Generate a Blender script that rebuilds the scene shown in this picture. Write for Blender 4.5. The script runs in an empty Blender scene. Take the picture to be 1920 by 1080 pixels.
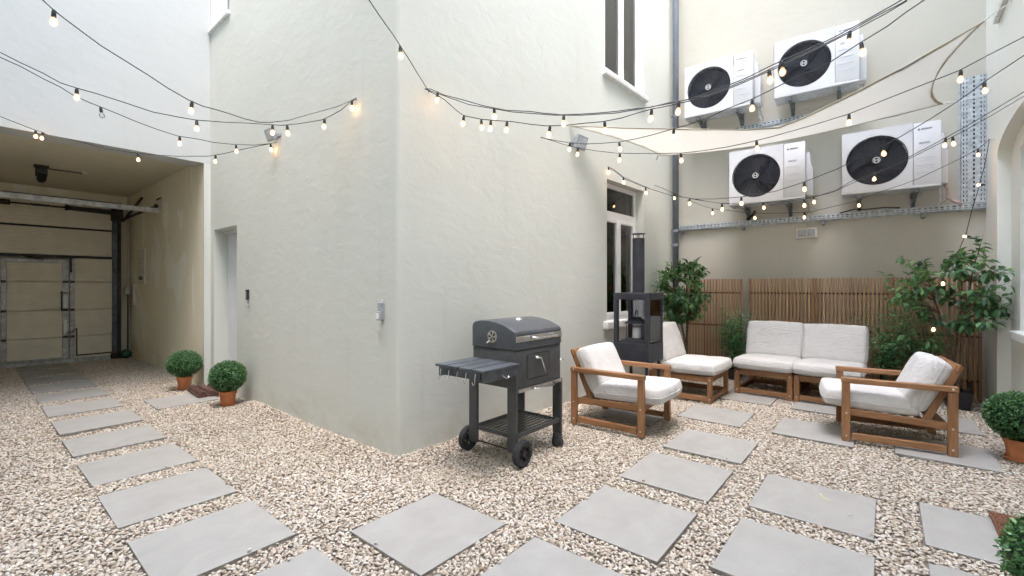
import bpy, bmesh, math, random
import numpy as np
from mathutils import Vector, Matrix, noise as mnoise
R = math.radians
rnd = random.Random(7)
scene = bpy.context.scene

# ------------------------------------------------------------------ camera
cam_data = bpy.data.cameras.new("camera")
cam = bpy.data.objects.new("camera", cam_data)
scene.collection.objects.link(cam)
cam.location = (0, 0, 1.3)
cam.rotation_euler = (R(90), 0, R(39.6 - 90))
cam_data.sensor_width = 36
cam_data.lens = 850 / 1920 * 36
cam_data.shift_y = -2 / 1920
cam_data.clip_start = 0.02
cam_data.clip_end = 500
scene.camera = cam

# ------------------------------------------------------------------ world, sun, exposure
SUN_EL, SUN_AZ = R(70), R(222)          # azimuth measured from +X towards +Y
world = bpy.data.worlds.new("World")
scene.world = world
world.use_nodes = True
nt = world.node_tree
nt.nodes.clear()
sky = nt.nodes.new('ShaderNodeTexSky')
sky.sky_type = 'NISHITA'
sky.sun_disc = False
sky.sun_elevation = SUN_EL
sky.sun_rotation = R(90) - SUN_AZ
sky.air_density = 1.0
sky.dust_density = 2.0
sky.ozone_density = 1.0
bg = nt.nodes.new('ShaderNodeBackground')
bg.inputs['Strength'].default_value = 0.15
wo = nt.nodes.new('ShaderNodeOutputWorld')
nt.links.new(sky.outputs[0], bg.inputs['Color'])
nt.links.new(bg.outputs[0], wo.inputs['Surface'])
sd = bpy.data.lights.new("sun", 'SUN')
sd.energy = 0.5
sd.angle = R(150)
sd.color = (1.0, 0.97, 0.93)
sun = bpy.data.objects.new("sun", sd)
scene.collection.objects.link(sun)
dirv = Vector((math.cos(SUN_EL) * math.cos(SUN_AZ), math.cos(SUN_EL) * math.sin(SUN_AZ), math.sin(SUN_EL)))
sun.rotation_euler = (-dirv).to_track_quat('-Z', 'Y').to_euler()
scene.view_settings.view_transform = 'Standard'
scene.view_settings.look = 'None'
scene.view_settings.gamma = 1
scene.view_settings.use_curve_mapping = False
scene.view_settings.exposure = 4.1
scene.render.engine = 'CYCLES'
scene.cycles.max_bounces = 10
scene.cycles.diffuse_bounces = 8
scene.cycles.transparent_max_bounces = 16

# ------------------------------------------------------------------ helpers
col = scene.collection

def tag(o, label=None, cat=None, group=None, kind=None):
    if label: o['label'] = label
    if cat: o['category'] = cat
    if group: o['group'] = group
    if kind: o['kind'] = kind
    return o

def thing(name, label, cat, loc=(0, 0, 0), rz=0.0, group=None):
    o = bpy.data.objects.new(name, None)
    o.empty_display_size = 0.1
    col.objects.link(o)
    o.location = loc
    o.rotation_euler = (0, 0, rz)
    return tag(o, label, cat, group)

def obj(name, bm, mat, parent=None, smooth=False, auto=None, loc=None):
    me = bpy.data.meshes.new(name)
    bmesh.ops.recalc_face_normals(bm, faces=bm.faces)
    bm.to_mesh(me)
    bm.free()
    if smooth or auto:
        me.polygons.foreach_set('use_smooth', [True] * len(me.polygons))
        if auto:
            me.set_sharp_from_angle(angle=R(auto))
    for m in (mat if isinstance(mat, (list, tuple)) else [mat]):
        me.materials.append(m)
    o = bpy.data.objects.new(name, me)
    col.objects.link(o)
    if parent: o.parent = parent
    if loc: o.location = loc
    return o

def pieces(name, bm, mat, parent=None, smooth=False, auto=None):
    """every loose piece of bm becomes an object of its own"""
    todo = set(bm.verts)
    out = []
    while todo:
        st = [todo.pop()]; isl = set(st)
        while st:
            v = st.pop()
            for e in v.link_edges:
                w = e.other_vert(v)
                if w not in isl: isl.add(w); st.append(w)
        todo -= isl
        t = bmesh.new(); mp = {}
        for v in isl: mp[v] = t.verts.new(v.co)
        for f in {f for v in isl for f in v.link_faces}: t.faces.new([mp[v] for v in f.verts]).material_index = f.material_index
        out.append(obj(name, t, mat, parent, smooth, auto))
    bm.free()
    return out

def B(): return bmesh.new()

def box(bm, x0, x1, y0, y1, z0, z1, bev=0.0, M=None, mi=0, seg=1):
    t = bmesh.new()
    vs = [t.verts.new((x, y, z)) for z in (z0, z1) for y in (y0, y1) for x in (x0, x1)]
    for f in ((0, 2, 3, 1), (4, 5, 7, 6), (0, 1, 5, 4), (2, 6, 7, 3), (0, 4, 6, 2), (1, 3, 7, 5)):
        t.faces.new([vs[i] for i in f])
    if bev > 0:
        bmesh.ops.bevel(t, geom=list(t.edges), offset=bev, segments=seg, affect='EDGES', profile=0.5)
    if M is not None:
        t.transform(M)
    add(bm, t, mi)

def add(bm, t, mi=0):
    bmesh.ops.recalc_face_normals(t, faces=t.faces)
    mp = {v: bm.verts.new(v.co) for v in t.verts}
    for f in t.faces:
        try:
            nf = bm.faces.new([mp[v] for v in f.verts])
            nf.material_index = mi
        except ValueError:
            pass
    t.free()

def bar(bm, a, b, w, h, bev=0.0, upv=(0, 0, 1), mi=0, ext=0.0):
    """a bar of section w x h between points a and b; h measured along upv"""
    a, b = Vector(a), Vector(b)
    d = (b - a)
    L = d.length
    d.normalize()
    u = Vector(upv)
    s = d.cross(u)
    if s.length < 1e-5:
        s = d.cross(Vector((1, 0, 0)))
    s.normalize()
    u = s.cross(d)
    M = Matrix(((d.x, s.x, u.x, a.x), (d.y, s.y, u.y, a.y), (d.z, s.z, u.z, a.z), (0, 0, 0, 1)))
    box(bm, -ext, L + ext, -w / 2, w / 2, -h / 2, h / 2, bev, M, mi)

def tube(bm, pts, r, n=8, cap=True, mi=0):
    pts = [Vector(p) for p in pts]
    rings = []
    prev = None
    for i, p in enumerate(pts):
        d = (pts[min(i + 1, len(pts) - 1)] - pts[max(i - 1, 0)]).normalized()
        if prev is None:
            s = d.cross(Vector((0, 0, 1)))
            if s.length < 1e-3: s = d.cross(Vector((1, 0, 0)))
        else:
            s = prev - d * prev.dot(d)
        s.normalize()
        prev = s
        u = d.cross(s)
        rr = r[i] if isinstance(r, (list, tuple)) else r
        rings.append([bm.verts.new(p + (s * math.cos(2 * math.pi * k / n) + u * math.sin(2 * math.pi * k / n)) * rr) for k in range(n)])
    for A, C in zip(rings, rings[1:]):
        for k in range(n):
            f = bm.faces.new((A[k], A[(k + 1) % n], C[(k + 1) % n], C[k]))
            f.material_index = mi
    if cap:
        for ring in (rings[0], rings[-1]):
            f = bm.faces.new(ring)
            f.material_index = mi

def lathe(bm, prof, n=24, M=None, mi=0):
    """prof = list of (radius, z)"""
    t = bmesh.new()
    rings = []
    for r, z in prof:
        if r < 1e-6:
            rings.append([t.verts.new((0, 0, z))])
        else:
            rings.append([t.verts.new((r * math.cos(2 * math.pi * k / n), r * math.sin(2 * math.pi * k / n), z)) for k in range(n)])
    for A, C in zip(rings, rings[1:]):
        for k in range(n):
            q = []
            for v in (A[k % len(A)], A[(k + 1) % len(A)], C[(k + 1) % len(C)], C[k % len(C)]):
                if v not in q: q.append(v)
            if len(q) >= 3: t.faces.new(q)
    if M is not None: t.transform(M)
    add(bm, t, mi)

def prism(bm, poly, y0, y1, M=None, mi=0, bev=0):
    """extrude an x-z polygon along y"""
    t = bmesh.new()
    a = [t.verts.new((x, y0, z)) for x, z in poly]
    b = [t.verts.new((x, y1, z)) for x, z in poly]
    n = len(poly)
    t.faces.new(a); t.faces.new(b[::-1])
    for i in range(n):
        t.faces.new((a[i], a[(i + 1) % n], b[(i + 1) % n], b[i]))
    if bev:
        bmesh.ops.bevel(t, geom=list(t.edges), offset=bev, segments=2, affect='EDGES', profile=0.5)
    if M is not None: t.transform(M)
    add(bm, t, mi)

def TR(x=0, y=0, z=0, rx=0, ry=0, rz=0):
    return Matrix.Translation((x, y, z)) @ Matrix.Rotation(rz, 4, 'Z') @ Matrix.Rotation(ry, 4, 'Y') @ Matrix.Rotation(rx, 4, 'X')

def copy_tree(o, parent=None):
    c = o.copy()
    col.objects.link(c)
    c.parent = parent
    for ch in list(o.children):
        copy_tree(ch, c)
    return c

# ------------------------------------------------------------------ materials
def mat(name):
    m = bpy.data.materials.new(name)
    m.use_nodes = True
    t = m.node_tree
    p = t.nodes['Principled BSDF']
    return m, t, p

def N(t, typ, **kw):
    n = t.nodes.new(typ)
    for k, v in kw.items():
        setattr(n, k, v)
    return n

def ramp(t, fac, stops):
    r = N(t, 'ShaderNodeValToRGB')
    el = r.color_ramp.elements
    el[0].position, el[0].color = stops[0][0], (*stops[0][1], 1)
    el[1].position, el[1].color = stops[1][0], (*stops[1][1], 1)
    for pos, c in stops[2:]:
        e = el.new(pos)
        e.color = (*c, 1)
    t.links.new(fac, r.inputs[0])
    return r.outputs[0]

def noisetex(t, scale, detail=4, rough=0.55, vec=None, dist=0.0):
    n = N(t, 'ShaderNodeTexNoise')
    n.inputs['Scale'].default_value = scale
    n.inputs['Detail'].default_value = detail
    n.inputs['Roughness'].default_value = rough
    n.inputs['Distortion'].default_value = dist
    if vec is not None: t.links.new(vec, n.inputs['Vector'])
    return n.outputs['Fac']

def coords(t, scale=(1, 1, 1), kind='Object', rot=(0, 0, 0)):
    c = N(t, 'ShaderNodeTexCoord')
    m = N(t, 'ShaderNodeMapping')
    m.inputs['Scale'].default_value = scale
    m.inputs['Rotation'].default_value = rot
    t.links.new(c.outputs[kind], m.inputs[0])
    return m.outputs[0]

def bump(t, h, strength, dist, p, prev=None):
    b = N(t, 'ShaderNodeBump')
    b.inputs['Strength'].default_value = strength
    b.inputs['Distance'].default_value = dist
    t.links.new(h, b.inputs['Height'])
    if prev is not None: t.links.new(prev, b.inputs['Normal'])
    t.links.new(b.outputs[0], p.inputs['Normal'])
    return b.outputs[0]

def mixc(t, fac, a, b, mode='MIX'):
    m = N(t, 'ShaderNodeMix', data_type='RGBA', blend_type=mode)
    for s, v in ((0, fac), (6, a), (7, b)):
        if hasattr(v, 'links') or hasattr(v, 'is_linked'):
            t.links.new(v, m.inputs[s])
        else:
            m.inputs[s].default_value = (v if s == 0 else (*v, 1))
    return m.outputs[2]

def plain(name, c, rough=0.6, metal=0.0, var=0.06, scale=12, bs=0.0, bscale=200, bd=0.001):
    m, t, p = mat(name)
    v = coords(t)
    n = noisetex(t, scale, 5, 0.6, v)
    lo = tuple(max(0, x * (1 - var * 2)) for x in c)
    hi = tuple(min(1, x * (1 + var * 2)) for x in c)
    t.links.new(ramp(t, n, [(0.3, lo), (0.7, hi)]), p.inputs['Base Color'])
    r2 = N(t, 'ShaderNodeMapRange')
    r2.inputs[3].default_value = max(0.02, rough - 0.08)
    r2.inputs[4].default_value = min(1, rough + 0.08)
    t.links.new(n, r2.inputs[0])
    t.links.new(r2.outputs[0], p.inputs['Roughness'])
    p.inputs['Metallic'].default_value = metal
    if bs > 0:
        bump(t, noisetex(t, bscale, 3, 0.6, v), bs, bd, p)
    return m

def plaster(name, c1, c2, c3, stain=(0.42, 0.39, 0.29), patch=None):
    m, t, p = mat(name)
    v = coords(t)
    n1 = noisetex(t, 0.7, 5, 0.6, v, 0.4)
    n2 = noisetex(t, 3.2, 6, 0.62, coords(t, (1, 1, 0.55)), 0.8)
    base = ramp(t, n1, [(0.32, c1), (0.68, c2)])
    base = mixc(t, ramp(t, n2, [(0.38, (0, 0, 0)), (0.72, (1, 1, 1))]), base, c3)
    # faint run-down streaks and small repair patches
    vs = coords(t, (7, 7, 0.5))
    st = ramp(t, noisetex(t, 1.0, 3, 0.6, vs), [(0.62, (0, 0, 0)), (0.8, (0.16, 0.16, 0.16))])
    base = mixc(t, st, base, stain)
    if patch:
        pn = noisetex(t, 1.1, 2, 0.45, coords(t, (1, 1, 0.42), rot=(0, 0, 0.4)), 1.5)
        base = mixc(t, ramp(t, pn, [(0.575, (0, 0, 0)), (0.60, (0.75, 0.75, 0.75))]), base, patch)
    sx = N(t, 'ShaderNodeSeparateXYZ'); t.links.new(coords(t), sx.inputs[0])
    mr = N(t, 'ShaderNodeMapRange'); mr.inputs[1].default_value = 0.0; mr.inputs[2].default_value = 0.42; mr.inputs[3].default_value = 1.0; mr.inputs[4].default_value = 0.0
    t.links.new(sx.outputs[2], mr.inputs[0])
    ml = N(t, 'ShaderNodeMath', operation='MULTIPLY'); t.links.new(mr.outputs[0], ml.inputs[0])
    t.links.new(ramp(t, noisetex(t, 3.0, 6, 0.7, coords(t, (1, 1, 1.6)), 0.6), [(0.42, (0, 0, 0)), (0.7, (0.55, 0.55, 0.55))]), ml.inputs[1])
    base = mixc(t, ml.outputs[0], base, stain)
    t.links.new(base, p.inputs['Base Color'])
    p.inputs['Roughness'].default_value = 0.88
    p.inputs['Specular IOR Level'].default_value = 0.25
    b1 = bump(t, noisetex(t, 5, 4, 0.55, coords(t, (1, 1, 1.6)), 0.5), 0.14, 0.03, p)
    vv = coords(t, (1, 1, 2.6), rot=(0.25, 0.2, 0))
    b2 = bump(t, noisetex(t, 38, 4, 0.65, vv, 1.2), 0.22, 0.004, p, b1)
    bump(t, noisetex(t, 260, 2, 0.6, v), 0.3, 0.001, p, b2)
    return m

M_wall = plaster('plaster_wall', (0.555, 0.57, 0.522), (0.605, 0.618, 0.575), (0.585, 0.603, 0.562))
M_wall_left = plaster('plaster_upper_wall', (0.49, 0.505, 0.495), (0.525, 0.54, 0.53), (0.51, 0.525, 0.515))
M_wall_back = plaster('plaster_back_wall', (0.445, 0.428, 0.365), (0.48, 0.463, 0.40), (0.465, 0.45, 0.39))
M_wall_right = plaster('plaster_right_wall', (0.72, 0.725, 0.67), (0.76, 0.765, 0.71), (0.74, 0.75, 0.70), stain=(0.62, 0.55, 0.34))
M_passage = plaster('plaster_passage', (0.72, 0.66, 0.50), (0.78, 0.72, 0.56), (0.76, 0.71, 0.55), patch=(0.84, 0.82, 0.72))
M_ceiling = plaster('plaster_ceiling', (0.60, 0.55, 0.43), (0.66, 0.61, 0.48), (0.64, 0.59, 0.46))
M_stone_sill = plain('sill_stone', (0.66, 0.66, 0.64), 0.7, 0, 0.08, 25, 0.4, 80, 0.004)
M_pvc = plain('white_frame', (0.78, 0.78, 0.78), 0.35, 0, 0.02, 6)
M_black = plain('black_plastic', (0.02, 0.02, 0.022), 0.45, 0, 0.2, 30)
M_blackmetal = plain('black_powder_coat', (0.02, 0.022, 0.03), 0.6, 0.0, 0.25, 9, 0.15, 400, 0.0005)
M_grill = plain('grill_enamel', (0.062, 0.064, 0.066), 0.45, 0.1, 0.15, 7, 0.25, 500, 0.0006)
M_grilllid = plain('grill_lid_enamel', (0.07, 0.076, 0.085), 0.40, 0.15, 0.15, 7, 0.25, 500, 0.0006)
M_shelfwood = plain('grey_board', (0.065, 0.073, 0.083), 0.5, 0.1, 0.3, 14)
M_chrome = plain('chrome', (0.72, 0.72, 0.72), 0.18, 1.0, 0.05, 20)
M_steel = plain('brushed_steel', (0.55, 0.53, 0.50), 0.35, 1.0, 0.1, 20)
M_galv = plain('galvanised_steel', (0.44, 0.48, 0.505), 0.5, 0.55, 0.16, 18)
M_galvdark = plain('galvanised_dark', (0.20, 0.22, 0.23), 0.5, 0.7, 0.2, 18)
M_pipe = plain('grey_pipe', (0.17, 0.19, 0.225), 0.5, 0.1, 0.1, 4)
M_terracotta = plain('terracotta', (0.56, 0.205, 0.085), 0.7, 0, 0.12, 11, 0.2, 60, 0.002)
M_rubber = plain('rubber', (0.03, 0.032, 0.036), 0.75, 0, 0.35, 60, 0.5, 120, 0.003)
M_acwhite = plain('ac_white', (0.60, 0.61, 0.63), 0.4, 0, 0.02, 5)
M_acgrey = plain('ac_underside', (0.50, 0.53, 0.55), 0.55, 0.2, 0.1, 20)
M_fan = plain('fan_black', (0.012, 0.014, 0.022), 0.35, 0, 0.3, 15)
M_fangrille = plain('fan_grille', (0.05, 0.055, 0.07), 0.35, 0.1, 0.2, 15)
M_badge = plain('badge_grey', (0.36, 0.37, 0.39), 0.5)
M_ink = plain('dark_print', (0.035, 0.035, 0.05), 0.5)
M_greyplastic = plain('grey_plastic', (0.33, 0.36, 0.40), 0.45, 0, 0.1, 30)
M_whiteplastic = plain('white_plastic', (0.74, 0.74, 0.73), 0.45, 0, 0.03, 30)
M_hose = plain('pipe_lagging', (0.62, 0.63, 0.63), 0.7, 0, 0.1, 30)
M_hosepink = plain('pink_lagging', (0.55, 0.43, 0.42), 0.8, 0, 0.15, 30)
M_cable = plain('cable_black', (0.012, 0.014, 0.013), 0.5, 0, 0.2, 30)
M_rope = plain('white_rope', (0.7, 0.7, 0.68), 0.8, 0, 0.1, 90)
M_doorpanel = plain('sectional_panel', (0.72, 0.665, 0.53), 0.6, 0, 0.04, 5, 0.3, 40, 0.001)
M_alu = plain('weathered_aluminium', (0.43, 0.43, 0.42), 0.5, 0.35, 0.2, 16)
M_darkdoor = plain('brown_black_steel', (0.035, 0.028, 0.024), 0.5, 0.3, 0.3, 12)
M_doorleaf = plain('door_leaf', (0.66, 0.68, 0.71), 0.5, 0, 0.03, 3)
M_bark = plain('bark', (0.13, 0.085, 0.055), 0.9, 0, 0.35, 40, 0.6, 60, 0.006)
M_soil = plain('soil', (0.05, 0.035, 0.025), 1, 0, 0.4, 40, 0.8, 80, 0.01)
M_mat_dark = plain('coir_dark', (0.10, 0.05, 0.035), 1, 0, 0.5, 90, 1.0, 260, 0.01)
M_mat_brown = plain('coir_brown', (0.21, 0.095, 0.05), 1, 0, 0.35, 120, 1.0, 300, 0.01)
M_candle = plain('candle_wax', (0.75, 0.75, 0.75), 0.5)
M_green = plain('green_plastic', (0.03, 0.10, 0.06), 0.5)
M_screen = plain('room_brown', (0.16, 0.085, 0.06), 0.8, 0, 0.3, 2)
M_roomgrey = plain('room_curtain', (0.24, 0.225, 0.205), 0.8, 0, 0.15, 3)

# garden furniture wood: long grain along the longest local axis of every bar is approximated by object noise
def wood(name, lo, mid, hi, sc=(40, 40, 40), rough=0.55):
    m, t, p = mat(name)
    v = coords(t, sc)
    n = noisetex(t, 1.0, 4, 0.6, v, 0.6)
    n2 = noisetex(t, 2.2, 2, 0.5, coords(t))
    g = N(t, 'ShaderNodeMath', operation='MULTIPLY_ADD')
    t.links.new(n2, g.inputs[0]); g.inputs[1].default_value = 0.45
    s = N(t, 'ShaderNodeMath', operation='MULTIPLY_ADD')
    t.links.new(n, s.inputs[0]); s.inputs[1].default_value = 0.75; s.inputs[2].default_value = -0.1
    t.links.new(s.outputs[0], g.inputs[2])
    t.links.new(ramp(t, g.outputs[0], [(0.25, lo), (0.5, mid), (0.78, hi)]), p.inputs['Base Color'])
    p.inputs['Roughness'].default_value = rough
    bump(t, n, 0.12, 0.002, p)
    return m
M_acacia = wood('oiled_acacia', (0.15, 0.066, 0.025), (0.27, 0.13, 0.055), (0.39, 0.215, 0.10), (30, 30, 30))
M_acacia_x = wood('oiled_acacia_x', (0.15, 0.066, 0.025), (0.27, 0.13, 0.055), (0.39, 0.215, 0.10), (5, 60, 60))
M_acacia_y = wood('oiled_acacia_y', (0.15, 0.066, 0.025), (0.27, 0.13, 0.055), (0.39, 0.215, 0.10), (60, 5, 60))
M_acacia_z = wood('oiled_acacia_z', (0.15, 0.066, 0.025), (0.27, 0.13, 0.055), (0.39, 0.215, 0.10), (60, 60, 5))

def slatwood():
    m, t, p = mat('fence_slat_wood')
    a = N(t, 'ShaderNodeAttribute', attribute_name='tone')
    n = noisetex(t, 1.0, 3, 0.6, coords(t, (60, 60, 3)), 0.5)
    c = ramp(t, a.outputs['Fac'], [(0.0, (0.21, 0.105, 0.048)), (0.35, (0.33, 0.175, 0.08)), (0.7, (0.44, 0.255, 0.125)), (1.0, (0.54, 0.345, 0.18))])
    c = mixc(t, ramp(t, n, [(0.35, (0, 0, 0)), (0.8, (0.22, 0.22, 0.22))]), c, (0.14, 0.075, 0.04))
    t.links.new(c, p.inputs['Base Color'])
    p.inputs['Roughness'].default_value = 0.6
    return m
M_slat = slatwood()
M_fencerail = plain('fence_rail', (0.06, 0.03, 0.02), 0.7)

def fabric():
    m, t, p = mat('cushion_fabric')
    v = coords(t)
    w = N(t, 'ShaderNodeTexWave', wave_type='BANDS', bands_direction='X')
    w.inputs['Scale'].default_value = 260
    t.links.new(v, w.inputs['Vector'])
    n = noisetex(t, 7, 5, 0.6, v, 1.0)
    t.links.new(ramp(t, n, [(0.3, (0.54, 0.525, 0.505)), (0.7, (0.59, 0.575, 0.555))]), p.inputs['Base Color'])
    p.inputs['Roughness'].default_value = 0.92
    p.inputs['Sheen Weight'].default_value = 0.15
    p.inputs['Specular IOR Level'].default_value = 0.2
    wr = noisetex(t, 6, 4, 0.55, coords(t, (1.0, 2.6, 1.6), rot=(0.2, 0.3, 0.5)), 2.2)
    b1 = bump(t, wr, 0.42, 0.026, p)
    bump(t, noisetex(t, 600, 2, 0.6, v), 0.3, 0.0008, p, b1)
    return m
M_cushion = fabric()

def leafmat(name, dark, mid, light, rough=0.42):
    m, t, p = mat(name)
    a = N(t, 'ShaderNodeAttribute', attribute_name='tone')
    c = ramp(t, a.outputs['Fac'], [(0.0, dark), (0.5, mid), (1.0, light)])
    t.links.new(c, p.inputs['Base Color'])
    p.inputs['Roughness'].default_value = rough
    tr = N(t, 'ShaderNodeBsdfTranslucent')
    t.links.new(c, tr.inputs['Color'])
    mx = N(t, 'ShaderNodeMixShader')
    mx.inputs[0].default_value = 0.22
    t.links.new(p.outputs[0], mx.inputs[1]); t.links.new(tr.outputs[0], mx.inputs[2])
    t.links.new(mx.outputs[0], t.nodes['Material Output'].inputs['Surface'])
    return m
M_box = leafmat('boxwood_leaf', (0.014, 0.055, 0.018), (0.05, 0.155, 0.045), (0.20, 0.36, 0.13))
M_ficus = leafmat('ficus_leaf', (0.028, 0.085, 0.036), (0.085, 0.21, 0.075), (0.23, 0.40, 0.14))
M_fern = leafmat('bamboo_leaf', (0.045, 0.16, 0.065), (0.11, 0.30, 0.12), (0.25, 0.48, 0.20), 0.5)
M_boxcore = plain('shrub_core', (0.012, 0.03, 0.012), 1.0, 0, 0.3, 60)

def slabmat():
    m, t, p = mat('porcelain_slab')
    oi = N(t, 'ShaderNodeObjectInfo')
    v = N(t, 'ShaderNodeTexCoord').outputs['Object']
    ad = N(t, 'ShaderNodeVectorMath', operation='MULTIPLY_ADD')
    t.links.new(oi.outputs['Random'], ad.inputs[0])
    ad.inputs[1].default_value = (37, 53, 11)
    t.links.new(v, ad.inputs[2])
    mp = N(t, 'ShaderNodeMapping')
    mp.inputs['Scale'].default_value = (1, 1.3, 1)
    t.links.new(ad.outputs[0], mp.inputs[0])
    n = noisetex(t, 4.5, 8, 0.65, mp.outputs[0], 0.6)
    c = ramp(t, n, [(0.3, (0.285, 0.274, 0.248)), (0.5, (0.315, 0.303, 0.276)), (0.72, (0.343, 0.331, 0.303))])
    s = noisetex(t, 70, 3, 0.7, ad.outputs[0])
    c = mixc(t, ramp(t, s, [(0.62, (0, 0, 0)), (0.78, (0.35, 0.35, 0.35))]), c, (0.24, 0.225, 0.205))
    d = noisetex(t, 1.6, 4, 0.6, ad.outputs[0])
    c = mixc(t, ramp(t, d, [(0.5, (0, 0, 0)), (0.8, (0.30, 0.30, 0.30))]), c, (0.29, 0.265, 0.225))
    t.links.new(c, p.inputs['Base Color'])
    p.inputs['Roughness'].default_value = 0.62
    bump(t, s, 0.2, 0.001, p)
    return m
M_slab = slabmat()
M_slabedge = plain('slab_edge', (0.25, 0.235, 0.21), 0.8, 0, 0.2, 30)

def stonemat():
    m, t, p = mat('limestone_chips')
    oi = N(t, 'ShaderNodeObjectInfo')
    c = ramp(t, oi.outputs['Random'], [(0.0, (0.27, 0.205, 0.15)), (0.12, (0.41, 0.34, 0.255)), (0.35, (0.49, 0.43, 0.345)), (0.6, (0.54, 0.485, 0.405)), (0.8, (0.57, 0.53, 0.465)), (0.93, (0.42, 0.335, 0.255)), (1.0, (0.59, 0.565, 0.52))])
    n = noisetex(t, 90, 3, 0.6, coords(t))
    c = mixc(t, ramp(t, n, [(0.45, (0, 0, 0)), (0.8, (0.45, 0.45, 0.45))]), c, (0.36, 0.285, 0.225))
    t.links.new(c, p.inputs['Base Color'])
    p.inputs['Roughness'].default_value = 0.85
    return m
M_stone = stonemat()

def groundmat():
    m, t, p = mat('gravel_bed')
    v = coords(t)
    vo = N(t, 'ShaderNodeTexVoronoi')
    vo.inputs['Scale'].default_value = 70
    t.links.new(v, vo.inputs['Vector'])
    c = ramp(t, vo.outputs['Color'], [(0.0, (0.10, 0.08, 0.06)), (1.0, (0.26, 0.21, 0.17))])
    t.links.new(c, p.inputs['Base Color'])
    p.inputs['Roughness'].default_value = 0.95
    bump(t, vo.outputs['Distance'], 0.7, 0.012, p)
    return m
M_ground = groundmat()

def glassmat(name, tint=(1, 1, 1), refl=1.0):
    m, t, p = mat(name)
    t.nodes.remove(p)
    fr = N(t, 'ShaderNodeFresnel'); fr.inputs['IOR'].default_value = 1.5
    mul = N(t, 'ShaderNodeMath', operation='MULTIPLY'); mul.inputs[1].default_value = refl
    t.links.new(fr.outputs[0], mul.inputs[0])
    tr = N(t, 'ShaderNodeBsdfTransparent'); tr.inputs['Color'].default_value = (*tint, 1)
    gl = N(t, 'ShaderNodeBsdfGlossy'); gl.inputs['Roughness'].default_value = 0.02
    mx = N(t, 'ShaderNodeMixShader')
    t.links.new(mul.outputs[0], mx.inputs[0]); t.links.new(tr.outputs[0], mx.inputs[1]); t.links.new(gl.outputs[0], mx.inputs[2])
    t.links.new(mx.outputs[0], t.nodes['Material Output'].inputs['Surface'])
    return m
M_glass = glassmat('window_glass', (0.8, 0.8, 0.8), 1.6)
M_smoked = glassmat('smoked_glass', (0.62, 0.62, 0.66), 1.2)
M_bulbglass = glassmat('bulb_glass', (0.98, 0.96, 0.92), 0.3)

def emit(name, c, s):
    m, t, p = mat(name)
    p.inputs['Base Color'].default_value = (*c, 1)
    p.inputs['Emission Color'].default_value = (*c, 1)
    p.inputs['Emission Strength'].default_value = s
    return m
M_unlitglass = glassmat('unlit_bulb_glass', (0.97, 0.97, 0.97), 0.8)
M_filament = emit('lit_filament', (1.0, 0.54, 0.22), 2.4)
def glowglass():
    t = M_bulbglass.node_tree
    out = t.nodes['Material Output']
    src = out.inputs['Surface'].links[0].from_socket
    e = N(t, 'ShaderNodeEmission'); e.inputs['Color'].default_value = (1.0, 0.55, 0.25, 1); e.inputs['Strength'].default_value = 0.034
    a = N(t, 'ShaderNodeAddShader')
    t.links.new(src, a.inputs[0]); t.links.new(e.outputs[0], a.inputs[1]); t.links.new(a.outputs[0], out.inputs['Surface'])
glowglass()
M_fairy = emit('fairy_light', (1.0, 0.6, 0.2), 20)
M_unlit = plain('unlit_filament', (0.4, 0.4, 0.4), 0.4)

def sailmat():
    m, t, p = mat('sail_cloth')
    c = (0.62, 0.615, 0.59)
    p.inputs['Base Color'].default_value = (*c, 1)
    p.inputs['Roughness'].default_value = 0.9
    bump(t, noisetex(t, 500, 2, 0.5, coords(t)), 0.3, 0.001, p)
    tr = N(t, 'ShaderNodeBsdfTranslucent'); tr.inputs['Color'].default_value = (0.70, 0.69, 0.655, 1)
    mx = N(t, 'ShaderNodeMixShader'); mx.inputs[0].default_value = 0.72
    t.links.new(p.outputs[0], mx.inputs[1]); t.links.new(tr.outputs[0], mx.inputs[2])
    t.links.new(mx.outputs[0], t.nodes['Material Output'].inputs['Surface'])
    return m
M_sail = sailmat()
M_hem = plain('sail_hem', (0.45, 0.405, 0.315), 0.85, 0, 0.06, 60)

# ================================================================== SETTING
C0 = Vector((2.075, 2.83, 0))                 # outer corner of the corner building
RZ_R = math.atan2(-0.22, 5.165)               # its right facade
RZ_L = R(-90)                                 # its left facade
B0 = Vector((7.43, -0.87, 0))                 # corner of back wall and right wall
RZ_B = math.atan2(-0.9985, 0.0544)
YG = 6.88                                     # facade over the passage
YR = -0.87                                    # right wall

def frame_m(o, rz): return Matrix.Translation(o) @ Matrix.Rotation(rz, 4, 'Z')
MR, ML, MB = frame_m(C0, RZ_R), frame_m(C0, RZ_L), frame_m(B0, RZ_B)

def wall_cells(bm, x0, x1, z0, z1, th, holes=(), M=None):
    """wall slab, face at y=0, body behind it; holes = (x0,x1,z0,z1)"""
    xs = sorted({x0, x1, *[h[0] for h in holes], *[h[1] for h in holes]})
    for a, b in zip(xs, xs[1:]):
        cuts = sorted([(h[2], h[3]) for h in holes if h[0] <= a + 1e-6 and h[1] >= b - 1e-6])
        z = z0
        for c, d in cuts + [(z1, z1)]:
            if c > z + 1e-6:
                box(bm, a, b, 0, th, z, c, 0, M)
            z = max(z, d)

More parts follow.
